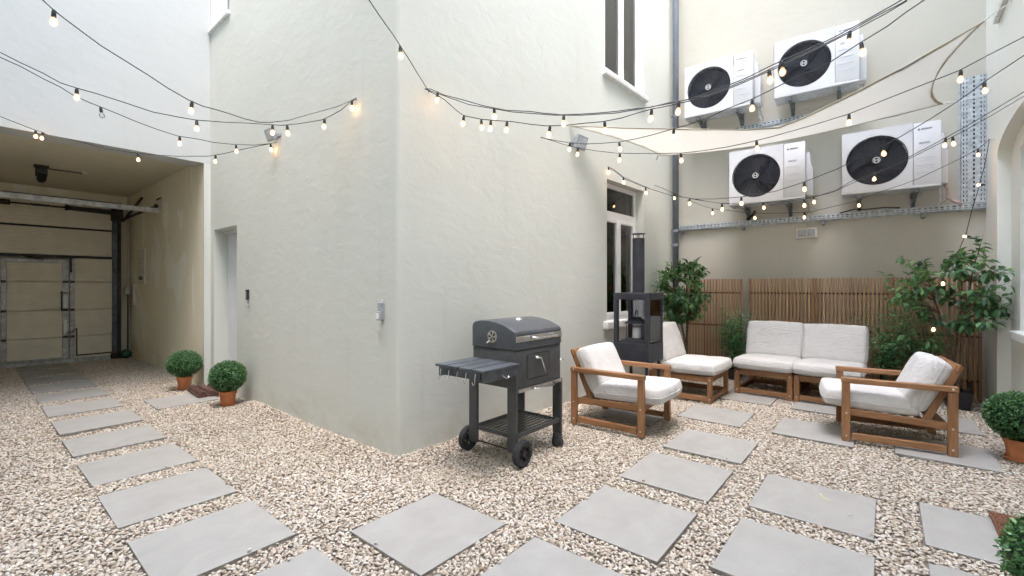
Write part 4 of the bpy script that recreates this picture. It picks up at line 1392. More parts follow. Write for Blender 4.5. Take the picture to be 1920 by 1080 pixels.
# ---------------------------------------------------------------- charcoal grill cart
GX, GY = 2.56, 2.08
t = thing('charcoal_grill', 'dark grey charcoal grill cart with domed lid, side shelf and two wheels', 'grill', (GX, GY, 0))
W_, D_ = 0.585, 0.44
bm = B()
box(bm, 0, W_, 0, D_, 0.548, 0.832, 0.010, seg=2)
body = obj('firebox', bm, M_grill, t, auto=40)
bm = B()
prof = [(-0.004, 0.838), (-0.004, 0.955), (0.006, 0.972), (0.028, 0.984), (0.11, 1.018), (0.20, 1.038), (0.29, 1.046), (0.36, 1.042), (0.415, 1.030), (0.437, 1.014), (0.444, 0.99), (0.444, 0.838)]
tb = bmesh.new()
A_ = [tb.verts.new((-0.006, y, z)) for y, z in prof]; C_ = [tb.verts.new((W_ + 0.006, y, z)) for y, z in prof]
tb.faces.new(A_); tb.faces.new(C_[::-1])
for i in range(len(prof)):
    j = (i + 1) % len(prof); tb.faces.new((A_[i], A_[j], C_[j], C_[i]))
bmesh.ops.recalc_face_normals(tb, faces=tb.faces)
ed = [e for e in tb.edges if abs(e.verts[0].co.x - e.verts[1].co.x) < 1e-6 and max(e.verts[0].co.z, e.verts[1].co.z) > 0.84]
bmesh.ops.bevel(tb, geom=ed, offset=0.012, segments=3, affect='EDGES', profile=0.5)
add(bm, tb)
lid = obj('lid', bm, M_grilllid, t, auto=28)
bm = B(); box(bm, 0.004, W_ - 0.004, 0.004, D_ - 0.004, 0.8325, 0.8378); obj('seam_gap', bm, M_black, body)
bm = B(); box(bm, -0.007, W_ + 0.007, -0.010, -0.0045, 0.893, 0.936, 0.002); obj('trim_strip', bm, M_steel, lid)
bm = B(); tube(bm, [(0.155, -0.010, 0.921), (0.165, -0.045, 0.921), (0.21, -0.055, 0.916), (0.44, -0.055, 0.916), (0.485, -0.045, 0.921), (0.495, -0.010, 0.921)], 0.0085, 10); obj('handle', bm, M_chrome, lid, smooth=True)
bm = B(); lathe(bm, [(0, 0.014), (0.018, 0.014), (0.026, 0.008), (0.036, 0.006), (0.038, 0.0)], 24, TR(0.30, 0.22, 1.0405, rx=R(8))); obj('thermometer', bm, M_chrome, lid, smooth=True)
# round vent on the left side of the lid
bm = B(); Mv = TR(-0.007, 0.225, 0.925, ry=R(-90)); lathe(bm, [(0, 0.0), (0.045, 0.0), (0.047, 0.004), (0, 0.006)], 28, Mv); vent = obj('vent', bm, M_steel, lid)
bm = B()
for k in range(5):
    a = 2 * math.pi * k / 5 + 0.3
    pr = []
    for rr, da in ((0.012, -0.30), (0.037, -0.27), (0.037, 0.27), (0.012, 0.30)):
        pr.append((rr * math.cos(a + da), rr * math.sin(a + da)))
    vs = [bm.verts.new(Mv @ Vector((p[0], p[1], 0.0068))) for p in pr]; vs2 = [bm.verts.new(Mv @ Vector((p[0], p[1], 0.003))) for p in pr]
    bm.faces.new(vs); bm.faces.new(vs2[::-1])
    for i in range(4): bm.faces.new((vs[i], vs[(i + 1) % 4], vs2[(i + 1) % 4], vs2[i]))
obj('vent_slots', bm, M_black, vent)
bm = B(); tube(bm, [(-0.014, 0.25, 0.888), (-0.03, 0.262, 0.873)], 0.009, 8); obj('vent_knob', bm, M_chrome, vent)
# front door with lever
bm = B(); box(bm, 0.135, 0.415, -0.006, -0.0005, 0.610, 0.785, 0.004)
fd = obj('ash_door', bm, M_grill, t)
bm = B()
rim = [(0.145, 0.60), (0.405, 0.60), (0.42, 0.615), (0.42, 0.78), (0.405, 0.795), (0.145, 0.795), (0.13, 0.78), (0.13, 0.615), (0.145, 0.60)]
tube(bm, [(x, -0.001, z) for x, z in rim], 0.0035, 6); obj('gap', bm, M_black, fd)
bm = B(); tube(bm, [(0.232, -0.005, 0.762), (0.232, -0.03, 0.762), (0.26, -0.038, 0.757), (0.315, -0.04, 0.645)], 0.0065, 8); lathe(bm, [(0, 0.03), (0.009, 0.03), (0.011, 0.0)], 12, TR(0.232, -0.004, 0.762, rx=R(90))); obj('lever', bm, M_chrome, fd, smooth=True)
bm = B(); box(bm, 0.02, W_ - 0.01, -0.014, 0.10, 0.522, 0.547, 0.002); dw = obj('ash_drawer', bm, M_steel, t)
bm = B(); tube(bm, [(0.17, -0.014, 0.538), (0.18, -0.045, 0.535), (0.23, -0.055, 0.53), (0.40, -0.055, 0.53), (0.44, -0.045, 0.535), (0.45, -0.014, 0.538)], 0.007, 8); obj('handle', bm, M_chrome, dw, smooth=True)
# legs
for x0, x1, y0, y1, z0, zt in ((-0.014, 0.010, -0.012, 0.075, 0.115, 0.66), (-0.014, 0.010, D_ - 0.06, D_ + 0.03, 0.115, 0.66), (W_ - 0.012, W_ + 0.012, -0.012, 0.075, 0.09, 0.66), (W_ - 0.012, W_ + 0.012, D_ - 0.06, D_ + 0.03, 0.09, 0.66)):
    bm = B(); box(bm, x0, x1, y0, y1, z0 if x0 > 0.3 else 0.085, 0.5475 if x0 > 0.3 else 0.70, 0.006, seg=2); lg = obj('leg', bm, M_grill, t)
    if x0 > 0.3:
        bm = B(); xm, ym = (x0 + x1) / 2, (y0 + y1) / 2
        M = TR(xm, ym, 0)
        lathe(bm, [(0, 0), (0.050, 0), (0.052, 0.018), (0.042, 0.05), (0.038, 0.095), (0, 0.095)], 10, M); obj('foot', bm, M_rubber, lg, auto=30)
for y in (-0.045, D_ + 0.065):
    M = TR(0.018, y, 0.094, rx=R(90))
    bm = B(); lathe(bm, [(0.060, -0.022), (0.086, -0.024), (0.0935, -0.014), (0.0935, 0.014), (0.086, 0.024), (0.060, 0.022)], 32, M)
    for k in range(32):
        a = 2 * math.pi * k / 32
        box(bm, 0.0925, 0.0955, -0.004, 0.004, -0.02, 0.02, 0.001, M @ Matrix.Rotation(a, 4, 'Z'))
    wh = obj('wheel', bm, M_rubber, t, auto=30)
    bm = B()
    lathe(bm, [(0.062, -0.016), (0.062, 0.016), (0.052, 0.016), (0.052, -0.016), (0.062, -0.016)], 28, M); lathe(bm, [(0, 0.02), (0.02, 0.02), (0.024, 0.0), (0.02, -0.02), (0, -0.02)], 16, M)
    for k in range(6): box(bm, 0.018, 0.056, -0.007, 0.007, -0.012, 0.012, 0.002, M @ Matrix.Rotation(k * math.pi / 3, 4, 'Z'))
    obj('hub', bm, M_black, wh)
bm = B(); tube(bm, [(0.018, -0.04, 0.094), (0.018, D_ + 0.06, 0.094)], 0.005, 8); obj('axle', bm, M_cable, t)
# bottom shelf
bm = B(); zs = 0.185
box(bm, 0.0, W_, 0.005, 0.025, zs, zs + 0.03, 0.002); box(bm, 0.0, W_, D_ - 0.025, D_ - 0.005, zs, zs + 0.03, 0.002); box(bm, 0.0, 0.02, 0.026, D_ - 0.026, zs, zs + 0.03, 0.002); box(bm, W_ - 0.02, W_, 0.026, D_ - 0.026, zs, zs + 0.03, 0.002)
for i in range(8): box(bm, 0.021 if False else 0.021, W_ - 0.021, 0.06 + i * 0.043, 0.078 + i * 0.043, zs + 0.008, zs + 0.02, 0.002)
obj('bottom_shelf', bm, M_grill, t)
# side shelf: four boards on two bearers
bm = B()
sx0, sx1 = -0.41, -0.02
for i in range(4):
    y0 = -0.055 + i * 0.122
    box(bm, sx0, sx1, y0, y0 + 0.103, 0.735, 0.752, 0.004)
box(bm, sx0 + 0.02, sx1, -0.04, -0.018, 0.665, 0.734, 0.003); box(bm, sx0 + 0.02, sx1, 0.375, 0.397, 0.665, 0.734, 0.003); box(bm, sx0 + 0.012, sx0 + 0.032, -0.017, 0.374, 0.68, 0.734, 0.002)
sh = obj('side_shelf', bm, M_shelfwood, t)
bm = B()
for i in range(5):
    y = 0.02 + i * 0.085
    x = sx0 + 0.008
    tube(bm, [(x, y, 0.72), (x - 0.006, y, 0.69), (x - 0.006, y, 0.66), (x - 0.006, y + 0.012, 0.645), (x - 0.006, y + 0.022, 0.655), (x - 0.006, y + 0.022, 0.668)], 0.0025, 6)
tube(bm, [(-0.20, -0.042, 0.69), (-0.19, -0.058, 0.675), (-0.17, -0.062, 0.668), (-0.15, -0.058, 0.672), (-0.14, -0.042, 0.688)], 0.003, 6)
pieces('hook', bm, M_chrome, sh)
# crank on the right
bm = B(); box(bm, W_ + 0.0005, W_ + 0.03, 0.06, 0.30, 0.60, 0.755, 0.004); obj('crank_plate', bm, M_grill, t)
bm = B(); tube(bm, [(W_ + 0.03, 0.09, 0.735), (W_ + 0.055, 0.08, 0.735), (W_ + 0.06, 0.075, 0.69), (W_ + 0.075, 0.07, 0.675), (W_ + 0.10, 0.07, 0.675)], 0.005, 8); tube(bm, [(W_ + 0.08, 0.07, 0.675), (W_ + 0.10, 0.07, 0.675), (W_ + 0.13, 0.07, 0.675), (W_ + 0.145, 0.07, 0.675)], [0.008, 0.013, 0.013, 0.006], 10)
obj('crank', bm, M_chrome, t, smooth=True)
bm = B(); tube(bm, [(W_ + 0.004, 0.02, 0.85), (W_ + 0.035, 0.015, 0.852)], 0.005, 8); obj('lid_stop', bm, M_chrome, lid)

# ---------------------------------------------------------------- black terrace fireplace
t = thing('fireplace', 'tall black steel terrace fireplace with glazed sides and a round chimney', 'fireplace', (4.63, 1.95, 0))
S = 0.405
bm = B()
for x0 in (0, S - 0.045):
    for y0 in (0, S - 0.045): box(bm, x0, x0 + 0.045 - (0.006 if 0 else 0), y0, y0 + 0.045, 0.48, 1.16, 0.002)
pieces('post', bm, M_blackmetal, t)
bm = B(); box(bm, -0.003, S + 0.003, -0.003, S + 0.003, 1.1605, 1.235, 0.003); obj('hood', bm, M_blackmetal, t)
bm = B(); box(bm, -0.002, S + 0.002, -0.002, S + 0.002, 0.48, 0.685, 0.003); obj('base_box', bm, M_blackmetal, t)
bm = B()
for a, b in ((0.002, 0.05), (S - 0.05, S - 0.002)):
    for c, d in ((0.002, 0.05), (S - 0.05, S - 0.002)): box(bm, a + 0.02 * (a < .1), b - 0.02 * (a > .1), c + 0.02 * (c < .1), d - 0.02 * (c > .1), 0, 0.479, 0.002)
pieces('leg', bm, M_blackmetal, t)
bm = B(); box(bm, 0.046, S - 0.046, 0.046, S - 0.046, 0.6855, 0.70); 
for k in range(9): 
    x = 0.06 + k * 0.032; box(bm, x, x + 0.012, 0.06, S - 0.06, 0.70, 0.715, 0.002)
obj('fire_grate', bm, M_rubber, t)
bm = B(); box(bm, S - 0.008, S - 0.004, 0.046, S - 0.046, 0.70, 1.16); box(bm, 0.046, S - 0.046, 0.006, 0.010, 0.70, 1.16); pieces('glass', bm, M_smoked, t)
bm = B(); tube(bm, [(S / 2, S / 2, 1.235), (S / 2, S / 2, 1.845)], 0.066, 28); obj('chimney', bm, M_blackmetal, t, auto=40)
bm = B()
for k in range(4):
    a = k * math.pi / 2 + 0.3
    tube(bm, [(S / 2 + 0.055 * math.cos(a), S / 2 + 0.055 * math.sin(a), 1.83), (S / 2 + 0.055 * math.cos(a), S / 2 + 0.055 * math.sin(a), 1.895)], 0.004, 6)
lathe(bm, [(0, 0), (0.078, 0), (0.078, 0.005), (0, 0.012)], 24, TR(S / 2, S / 2, 1.893)); obj('rain_cap', bm, M_blackmetal, t)
# lantern standing in it
t = thing('lantern', 'small black lantern with a white candle standing inside the fireplace', 'lantern', (4.63 + 0.19, 1.95 + 0.22, 0.7155), R(8))
t.scale = (1.28, 1.28, 1.15)
bm = B(); h = 0.072
box(bm, -h, h, -h, h, 0, 0.012, 0.002)
for sx in (-1, 1):
    for sy in (-1, 1): box(bm, sx * h - 0.005 * (sx > 0) - 0.001 * 0, sx * h + 0.005 * (sx < 0), sy * h - 0.005 * (sy > 0), sy * h + 0.005 * (sy < 0), 0.012, 0.155)
obj('cage', bm, M_blackmetal, t)
bm = B(); vs0 = [(-0.09, -0.09, 0.155), (0.09, -0.09, 0.155), (0.09, 0.09, 0.155), (-0.09, 0.09, 0.155)]; vs1 = [(-0.04, -0.04, 0.195), (0.04, -0.04, 0.195), (0.04, 0.04, 0.195), (-0.04, 0.04, 0.195)]
a_ = [bm.verts.new(v) for v in vs0]; b_ = [bm.verts.new(v) for v in vs1]
bm.faces.new(a_); bm.faces.new(b_)
for i in range(4): bm.faces.new((a_[i], a_[(i + 1) % 4], b_[(i + 1) % 4], b_[i]))
box(bm, -0.035, 0.035, -0.035, 0.035, 0.195, 0.215, 0.003); obj('roof', bm, M_blackmetal, t)
bm = B(); tube(bm, [(-0.03, 0, 0.21), (-0.04, 0, 0.25), (-0.03, 0, 0.275), (0.03, 0, 0.275), (0.04, 0, 0.25), (0.03, 0, 0.21)], 0.004, 6); obj('handle', bm, M_blackmetal, t)
bm = B(); lathe(bm, [(0, 0.012), (0.035, 0.012), (0.035, 0.11), (0.0, 0.112)], 20); obj('candle', bm, M_candle, t, auto=40)

# ---------------------------------------------------------------- foliage helper
def leaf_mesh(name, leaves, m, parent=None, fold=0.25, droop=0.15, loc=None):
    """leaves = list of (pos, dir, normal, length, width, tone)"""
    V, Fc, tn = [], [], []
    prof = [(0.0, 0.05), (0.3, 0.85), (0.62, 0.8), (1.0, 0.0)]
    for p, d, n, l, w, tone in leaves:
        s = d.cross(n); s.normalize(); n = s.cross(d)
        b = len(V)
        V.append(p)
        for f, ww in prof[1:3]:
            mid = p + d * (l * f) - n * (droop * l * f * f)
            V.append(mid)
            V.append(mid + s * (w / 2 * ww) + n * (fold * w / 2)); V.append(mid - s * (w / 2 * ww) + n * (fold * w / 2))
        V.append(p + d * l - n * (droop * l))
        Fc += [(b, b + 2, b + 1), (b, b + 1, b + 3), (b + 1, b + 2, b + 5, b + 4), (b + 1, b + 4, b + 6, b + 3), (b + 4, b + 5, b + 7), (b + 4, b + 7, b + 6)]
        tn += [tone] * 6
    me = bpy.data.meshes.new(name)
    me.from_pydata([tuple(v) for v in V], [], Fc)
    at_ = me.attributes.new('tone', 'FLOAT', 'FACE')
    at_.data.foreach_set('value', tn)
    me.materials.append(m)
    me.polygons.foreach_set('use_smooth', [True] * len(me.polygons))
    o = bpy.data.objects.new(name, me)
    col.objects.link(o)
    if parent: o.parent = parent
    return o
def rdir(r_):
    v = Vector((r_.gauss(0, 1), r_.gauss(0, 1), r_.gauss(0, 1)))
    return v.normalized()

# ---------------------------------------------------------------- boxwood balls in terracotta pots
def boxwood(label, loc, seed, rr=0.215, hh=0.175):
    r_ = random.Random(seed)
    t = thing('boxwood_ball', label, 'boxwood ball', loc, r_.uniform(0, 6), 'clipped boxwood balls in terracotta pots')
    zc = 0.155 + hh
    bm = B(); bmesh.ops.create_icosphere(bm, subdivisions=3, radius=1)
    for v in bm.verts: v.co = Vector((v.co.x * rr * 0.86, v.co.y * rr * 0.86, zc + v.co.z * hh * 0.86))
    lv = []
    for i in range(5200):
        d = rdir(r_)
        k = 0.86 + 0.15 * r_.random() ** 1.3 + 0.05 * mnoise.noise(d * 3 + Vector((seed * 5, 0, 0))) + (0.07 * r_.random() if r_.random() < 0.03 else 0)
        p = Vector((d.x * rr * k, d.y * rr * k, zc + d.z * hh * k))
        ld = (d * 0.7 + rdir(r_) * 0.9).normalized()
        nn = (d + rdir(r_) * 0.8).normalized()
        tone = min(1, max(0, (k - 0.88) / 0.13 * 0.45 + r_.random() * 0.5))
        lv.append((p, ld, nn, r_.uniform(0.014, 0.023), r_.uniform(0.009, 0.014), tone))
    crown = leaf_mesh('crown', lv, M_box, t)
    obj('inner_foliage', bm, M_boxcore, crown, smooth=True)
    bm = B(); lathe(bm, [(0, 0.012), (0.062, 0.012), (0.064, 0.02), (0.080, 0.125), (0.087, 0.126), (0.089, 0.158), (0.082, 0.158), (0.078, 0.13), (0, 0.128)], 36)
    pot = obj('pot', bm, M_terracotta, t, auto=35)
    bm = B(); lathe(bm, [(0, 0), (0.076, 0), (0.083, 0.022), (0.079, 0.022), (0.074, 0.008), (0, 0.008)], 36); obj('saucer', bm, M_terracotta, t, auto=35)
    bm = B(); tube(bm, [(0, 0, 0.12), (0, 0, 0.26)], 0.012, 8); obj('trunk', bm, M_bark, t)
    return t
boxwood('clipped boxwood ball in a terracotta pot by the passage mouth, farther of the left pair', (1.80, 6.93, 0.0), 1, 0.186, 0.165)
boxwood('clipped boxwood ball in a terracotta pot by the doormat, nearer of the left pair', (1.855, 5.60, 0.0), 2, 0.178, 0.162)
boxwood('clipped boxwood ball in a terracotta pot against the right wall, near the armchair', (5.05, -0.765, 0.0), 3, 0.192, 0.175)
boxwood('boxwood ball cut off by the bottom right corner, next to the brown doormat', (2.436, -0.513, 0.0), 4, 0.192, 0.172)

# ---------------------------------------------------------------- trees
def tree(name, label, cat, loc, seed, stems, crown_c, crown_r, nb, leaf, lmat, pot=None, top_pts=(), lpt=9, dropz=0.0, clump=None):
    r_ = random.Random(seed)
    t = thing(name, label, cat, loc)
    bm = B()
    cc, cr = Vector(crown_c), Vector(crown_r)
    lv = []
    stem_pts = []
    for s in range(stems):
        a = 2 * math.pi * s / stems + r_.uniform(-0.5, 0.5)
        p = Vector((0.02 * math.cos(a), 0.02 * math.sin(a), 0.16))
        pts = [p]
        tx = cc + Vector((cr.x * 0.35 * math.cos(a), cr.y * 0.35 * math.sin(a), cr.z * r_.uniform(0.3, 0.8)))
        for i in range(1, 11):
            f = i / 10
            q = p.lerp(tx, f) + Vector((math.sin(f * 5 + s * 2) * 0.03, math.cos(f * 4 + s * 2.5) * 0.03, 0))
            pts.append(q)
        tube(bm, pts, [0.019 * (1 - 0.7 * i / 10) for i in range(11)], 7)
        stem_pts += pts[3:]
    trunk = obj('trunk', bm, M_bark, t, smooth=True)
    bm = B()
    ends = []
    for k in range(nb):
        if k < len(top_pts):
            e = Vector(top_pts[k])
        else:
            while True:
                u = Vector((r_.uniform(-1, 1), r_.uniform(-1, 1), r_.uniform(-1, 1)))
                if 0.35 < u.length < 1: break
            u = u.normalized() * (u.length ** 0.5)
            e = cc + Vector((u.x * cr.x, u.y * cr.y, u.z * cr.z)) * r_.uniform(0.72, 1.05)
        st = min(stem_pts, key=lambda q: (q - e).length + max(0, q.z - e.z + 0.12) * 2)
        mid = st.lerp(e, 0.5) + Vector((r_.uniform(-.03, .03), r_.uniform(-.03, .03), r_.uniform(0.02, 0.07)))
        pts = []
        for i in range(7):
            f = i / 6
            pts.append(st * (1 - f) ** 2 + mid * 2 * f * (1 - f) + e * f * f)
        tube(bm, pts, [0.0055 * (1 - 0.75 * i / 6) for i in range(7)], 5)
        base_t = r_.uniform(0.1, 0.75)
        for j in range(lpt):
            f = 0.35 + 0.65 * (j + r_.random()) / lpt
            i = min(5, int(f * 6)); q = pts[i].lerp(pts[i + 1], f * 6 - i)
            tw = (pts[i + 1] - pts[i]).normalized()
            side = rdir(r_); side -= tw * side.dot(tw); side.normalize()
            d = (tw * 0.5 + side * 0.8 + Vector((0, 0, -0.25 + dropz))).normalized()
            n = (Vector((0, 0, 1)) + rdir(r_) * 0.55).normalized()
            if abs(d.dot(n)) > 0.95: n = Vector((1, 0, 0))
            lv.append((q + side * 0.012, d, n, leaf[0] * r_.uniform(0.7, 1.2), leaf[1] * r_.uniform(0.75, 1.15), min(1, max(0, base_t + r_.uniform(-0.3, 0.35)))))
    obj('branches', bm, M_bark, trunk, smooth=True)
    leaf_mesh('crown', lv, lmat, t, fold=0.3, droop=0.25)
    if pot: pot(t)
    return t
def nursery_pot(t):
    bm = B()
    q0, q1 = 0.085, 0.115
    a_ = [bm.verts.new((sx * q0, sy * q0, 0)) for sx, sy in ((-1, -1), (1, -1), (1, 1), (-1, 1))]; b_ = [bm.verts.new((sx * q1, sy * q1, 0.19)) for sx, sy in ((-1, -1), (1, -1), (1, 1), (-1, 1))]
    c_ = [bm.verts.new((sx * (q1 - .01), sy * (q1 - .01), 0.19)) for sx, sy in ((-1, -1), (1, -1), (1, 1), (-1, 1))]; d_ = [bm.verts.new((sx * (q1 - .015), sy * (q1 - .015), 0.16)) for sx, sy in ((-1, -1), (1, -1), (1, 1), (-1, 1))]
    bm.faces.new(a_)
    for A2, B2 in ((a_, b_), (b_, c_), (c_, d_)):
        for i in range(4): bm.faces.new((A2[i], A2[(i + 1) % 4], B2[(i + 1) % 4], B2[i]))
    bmesh.ops.bevel(bm, geom=[e for e in bm.edges if abs(e.verts[0].co.z - e.verts[1].co.z) > 0.15], offset=0.012, segments=2, affect='EDGES')
    o = obj('pot', bm, M_black, t)
    bm = B(); box(bm, -0.1, 0.1, -0.1, 0.1, 0.15, 0.163); obj('soil', bm, M_soil, o)
def P_at(px, py, depth):
    fw_ = Vector((math.cos(R(39.6)), math.sin(R(39.6)), 0)); rt_ = Vector((math.sin(R(39.6)), -math.cos(R(39.6)), 0))
    return Vector((0, 0, 1.3)) + (fw_ + rt_ * ((px - 960) / 850) + Vector((0, 0, 1)) * ((538 - py) / 850)) * depth
tree('ficus_tree', 'tall leafy ficus in the left back corner behind the armless corner seat', 'ficus', (6.66, 2.22, 0), 5, 3, (-0.22, 0.0, 1.27), (0.40, 0.40, 0.50), 150, (0.078, 0.038), M_ficus, nursery_pot, lpt=12)
tree('ficus_tree', 'wide leafy ficus in a black square pot at the right end of the fence', 'ficus', (6.80, -0.585, 0), 8, 3, (-0.12, 0.05, 1.28), (0.50, 0.54, 0.46), 88, (0.088, 0.050), M_ficus, nursery_pot,
     top_pts=[(-0.35, -0.15, 1.82), (-0.3, 0.5, 1.62), (-0.2, 0.6, 1.42), (-0.85, -0.20, 1.45), (-0.8, -0.2, 1.02), (-0.6, -0.2, 0.95), (-0.3, 0.45, 0.80), (-0.2, 0.25, 0.72), (-0.85, -0.2, 1.25), (-0.3, 0.55, 1.15)], lpt=10, dropz=-0.2)

# feathery bamboo-like shrubs
def fern(label, loc, seed, h, spread, n):
    r_ = random.Random(seed)
    t = thing('bamboo_shrub', label, 'shrub', loc, 0, 'feathery shrubs in front of the fence')
    bm = B(); lv = []
    for k in range(n):
        a = r_.uniform(0, 6.283); e = Vector((spread * r_.random() ** 0.6 * math.cos(a), spread * 1.2 * r_.random() ** 0.6 * math.sin(a), h * r_.uniform(0.55, 1.0)))
        pts = []
        for i in range(9):
            f = i / 8
            pts.append(Vector((e.x * f ** 1.5, e.y * f ** 1.5, 0.12 + (e.z - 0.12) * f)) + Vector((mnoise.noise(Vector((k, f * 2, 0))) * 0.05, mnoise.noise(Vector((k, f * 2, 5))) * 0.05, 0)) * f)
        tube(bm, pts, [0.004 * (1 - 0.7 * i / 8) for i in range(9)], 5)
        bt = r_.uniform(0.15, 0.7)
        for j in range(46):
            f = 0.30 + 0.70 * (j + r_.random()) / 46
            i = min(7, int(f * 8)); q = pts[i].lerp(pts[i + 1], f * 8 - i)
            tw = (pts[i + 1] - pts[i]).normalized()
            side = rdir(r_); side -= tw * side.dot(tw); side.normalize()
            off = side * r_.uniform(0, 0.05)
            d = (tw * r_.uniform(0.1, 0.6) + side * 1.2 + Vector((0, 0, -0.05))).normalized()
            nn = (Vector((0, 0, 1)) + rdir(r_) * 0.6).normalized()
            lv.append((q + off, d, nn, r_.uniform(0.045, 0.08), r_.uniform(0.012, 0.019), min(1, max(0, bt + r_.uniform(-0.3, 0.3)))))
    obj('stems', bm, plain('green_stem', (0.10, 0.14, 0.05), 0.7), t, smooth=True)
    leaf_mesh('crown', lv, M_fern, t, fold=0.15, droop=0.3)
    bm = B(); lathe(bm, [(0, 0), (0.075, 0), (0.09, 0.15), (0.083, 0.15), (0.08, 0.125), (0, 0.125)], 20); obj('pot', bm, M_black, t)
    return t
fern('feathery green shrub between the corner seat and the left end of the sofa', (6.93, 1.66, 0), 4, 1.08, 0.30, 28)
fern('feathery green shrub right of the sofa, against the slatted fence', (6.92, 0.02, 0), 9, 1.12, 0.28, 27)
fern('feathery green shrub behind the right armchair, beside the wide ficus', (6.95, -0.30, 0), 14, 1.06, 0.30, 26)

# ---------------------------------------------------------------- doormats
def coir(label, x, y, rz, w, d, h, m, ridges):
    t = thing('doormat', label, 'doormat', (x, y, 0.007), rz)
    bm = B(); r_ = random.Random(int(x * 100))
    box(bm, -w / 2, w / 2, -d / 2, d / 2, 0, h * 0.6, 0.004)
    if ridges:
        n = 3
        for i in range(n):
            xx = -w / 2 + (i + 0.5) * w / n
            tube(bm, [(xx + r_.uniform(-.004, .004), -d / 2 + d * j / 12, h * 0.6) for j in range(13)], [w / n * 0.42 * r_.uniform(0.9, 1.1) for _ in range(13)], 8)
    obj('pad', bm, m, t)
    # fibres
    lv = []
    for i in range(3500 if not ridges else 2500):
        p = Vector((r_.uniform(-w / 2, w / 2), r_.uniform(-d / 2, d / 2), h * (0.6 if not ridges else 0.75) * r_.uniform(0.9, 1.1)))
        lv.append((p, (Vector((0, 0, 1)) + rdir(r_) * 0.9).normalized(), rdir(r_), r_.uniform(0.007, 0.014), 0.002, r_.random()))
    leaf_mesh('fibres', lv, m, t)
    return t
coir('dark ridged coir doormat lying in front of the recessed white door', 1.90, 6.43, R(-3), 0.30, 0.52, 0.042, M_mat_dark, True)
coir('flat brown coir doormat at the right edge beside the cropped boxwood ball', 3.40, -0.655, R(0), 0.68, 0.42, 0.022, M_mat_brown, False)

# ---------------------------------------------------------------- shade sail
def bez(a, b, sag_dir, sag, n):
    a, b, s = Vector(a), Vector(b), Vector(sag_dir)
    return [a.lerp(b, i / n) + s * (4 * sag * (i / n) * (1 - i / n)) for i in range(n + 1)]
SD, SC, SBc, SA = Vector((4.42, 2.70, 3.10)), Vector((6.55, 2.61, 3.20)), Vector((6.85, -0.62, 3.33)), Vector((5.0, -0.62, 3.60))
SB_, SA_ = P_at(1768, 194, 4.62), P_at(1846, 40, 4.0)
SD_, SC_ = P_at(1070, 236, 5.06), P_at(1238, 290, 6.35)
# measured points of the near and far edges (image position, distance)
near = [P_at(x, y, d) for x, y, d in ((1070, 236, 5.06), (1180, 240, 5.15), (1300, 242, 5.2), (1400, 243, 5.15), (1460, 239, 5.05), (1510, 219, 4.9), (1600, 175, 4.65), (1700, 122, 4.4), (1780, 77, 4.15), (1846, 39, 4.0))]
far = [P_at(x, y, d) for x, y, d in ((1238, 291, 6.35), (1290, 289, 6.2), (1360, 282, 6.0), (1430, 271, 5.85), (1490, 259, 5.7), (1550, 247, 5.5), (1620, 230, 5.25), (1680, 217, 5.0), (1730, 204, 4.8), (1768, 195, 4.62))]
t = thing('shade_sail', 'cream shade sail stretched across the courtyard in front of the air conditioners', 'shade sail', tuple(SC_))
Ti = Matrix.Translation(-SC_)
bm = B()
n = len(near) - 1; m_ = 10
rows = []
for i in range(n + 1):
    a, b = near[i], far[i]
    row = []
    for j in range(m_ + 1):
        f = j / m_
        p = a.lerp(b, f) + Vector((0, 0, -0.05)) * (4 * f * (1 - f)) * math.sin(math.pi * i / n)
        row.append(p)
    rows.append(row)
# the two short edges are cut concave
for (i0, s) in ((0, 1), (n, -1)):
    pass
inn = (rows[n - 2][5] - rows[n][5])
for j in range(m_ + 1):
    f = j / m_
    rows[n][j] = rows[n][j] + inn.normalized() * 0.20 * 4 * f * (1 - f)
    rows[0][j] = rows[0][j] + (rows[2][5] - rows[0][5]).normalized() * 0.12 * 4 * f * (1 - f)
vv = [[bm.verts.new(Ti @ p) for p in r] for r in rows]
for i in range(n):
    for j in range(m_): bm.faces.new((vv[i][j], vv[i + 1][j], vv[i + 1][j + 1], vv[i][j + 1]))
o = obj('cloth', bm, M_sail, t, smooth=True)
sm = o.modifiers.new('s', 'SUBSURF'); sm.levels = 2; sm.render_levels = 2
so = o.modifiers.new('t', 'SOLIDIFY'); so.thickness = 0.002
def hem(pts, w=0.022):
    bm = B()
    P2 = [Ti @ p for p in pts]
    tube(bm, P2, w / 2, 6)
    for v in bm.verts: pass
    return bm
bm = B()
def strap(pts, inner, w):
    for (p, q), (pi, qi) in zip(zip(pts, pts[1:]), zip(inner, inner[1:])):
        a1, b1 = Ti @ p, Ti @ q
        a2 = a1 + ((Ti @ pi) - a1).normalized() * w; b2 = b1 + ((Ti @ qi) - b1).normalized() * w
        for dz in (0.003, -0.003):
            o3 = Vector((0, 0, dz))
            bm.faces.new([bm.verts.new(v + o3) for v in (a1, b1, b2, a2)])
    tube(bm, [Ti @ p for p in pts], 0.005, 6)
strap([rows[i][0] for i in range(n + 1)], [rows[i][1] for i in range(n)] + [rows[n - 1][1]], 0.028)
strap([rows[n][j] for j in range(m_ + 1)], [rows[n - 1][j] for j in range(m_ + 1)], 0.032)
strap([rows[i][m_] for i in range(n + 1)], [rows[i][m_ - 1] for i in range(n)] + [rows[n - 1][m_ - 1]], 0.012)
strap([rows[0][j] for j in range(m_ + 1)], [rows[1][j] for j in range(m_ + 1)], 0.015)
obj('hem', bm, M_hem, t, smooth=True)
bm = B()
A1 = P_at(1855, 31, 3.98)
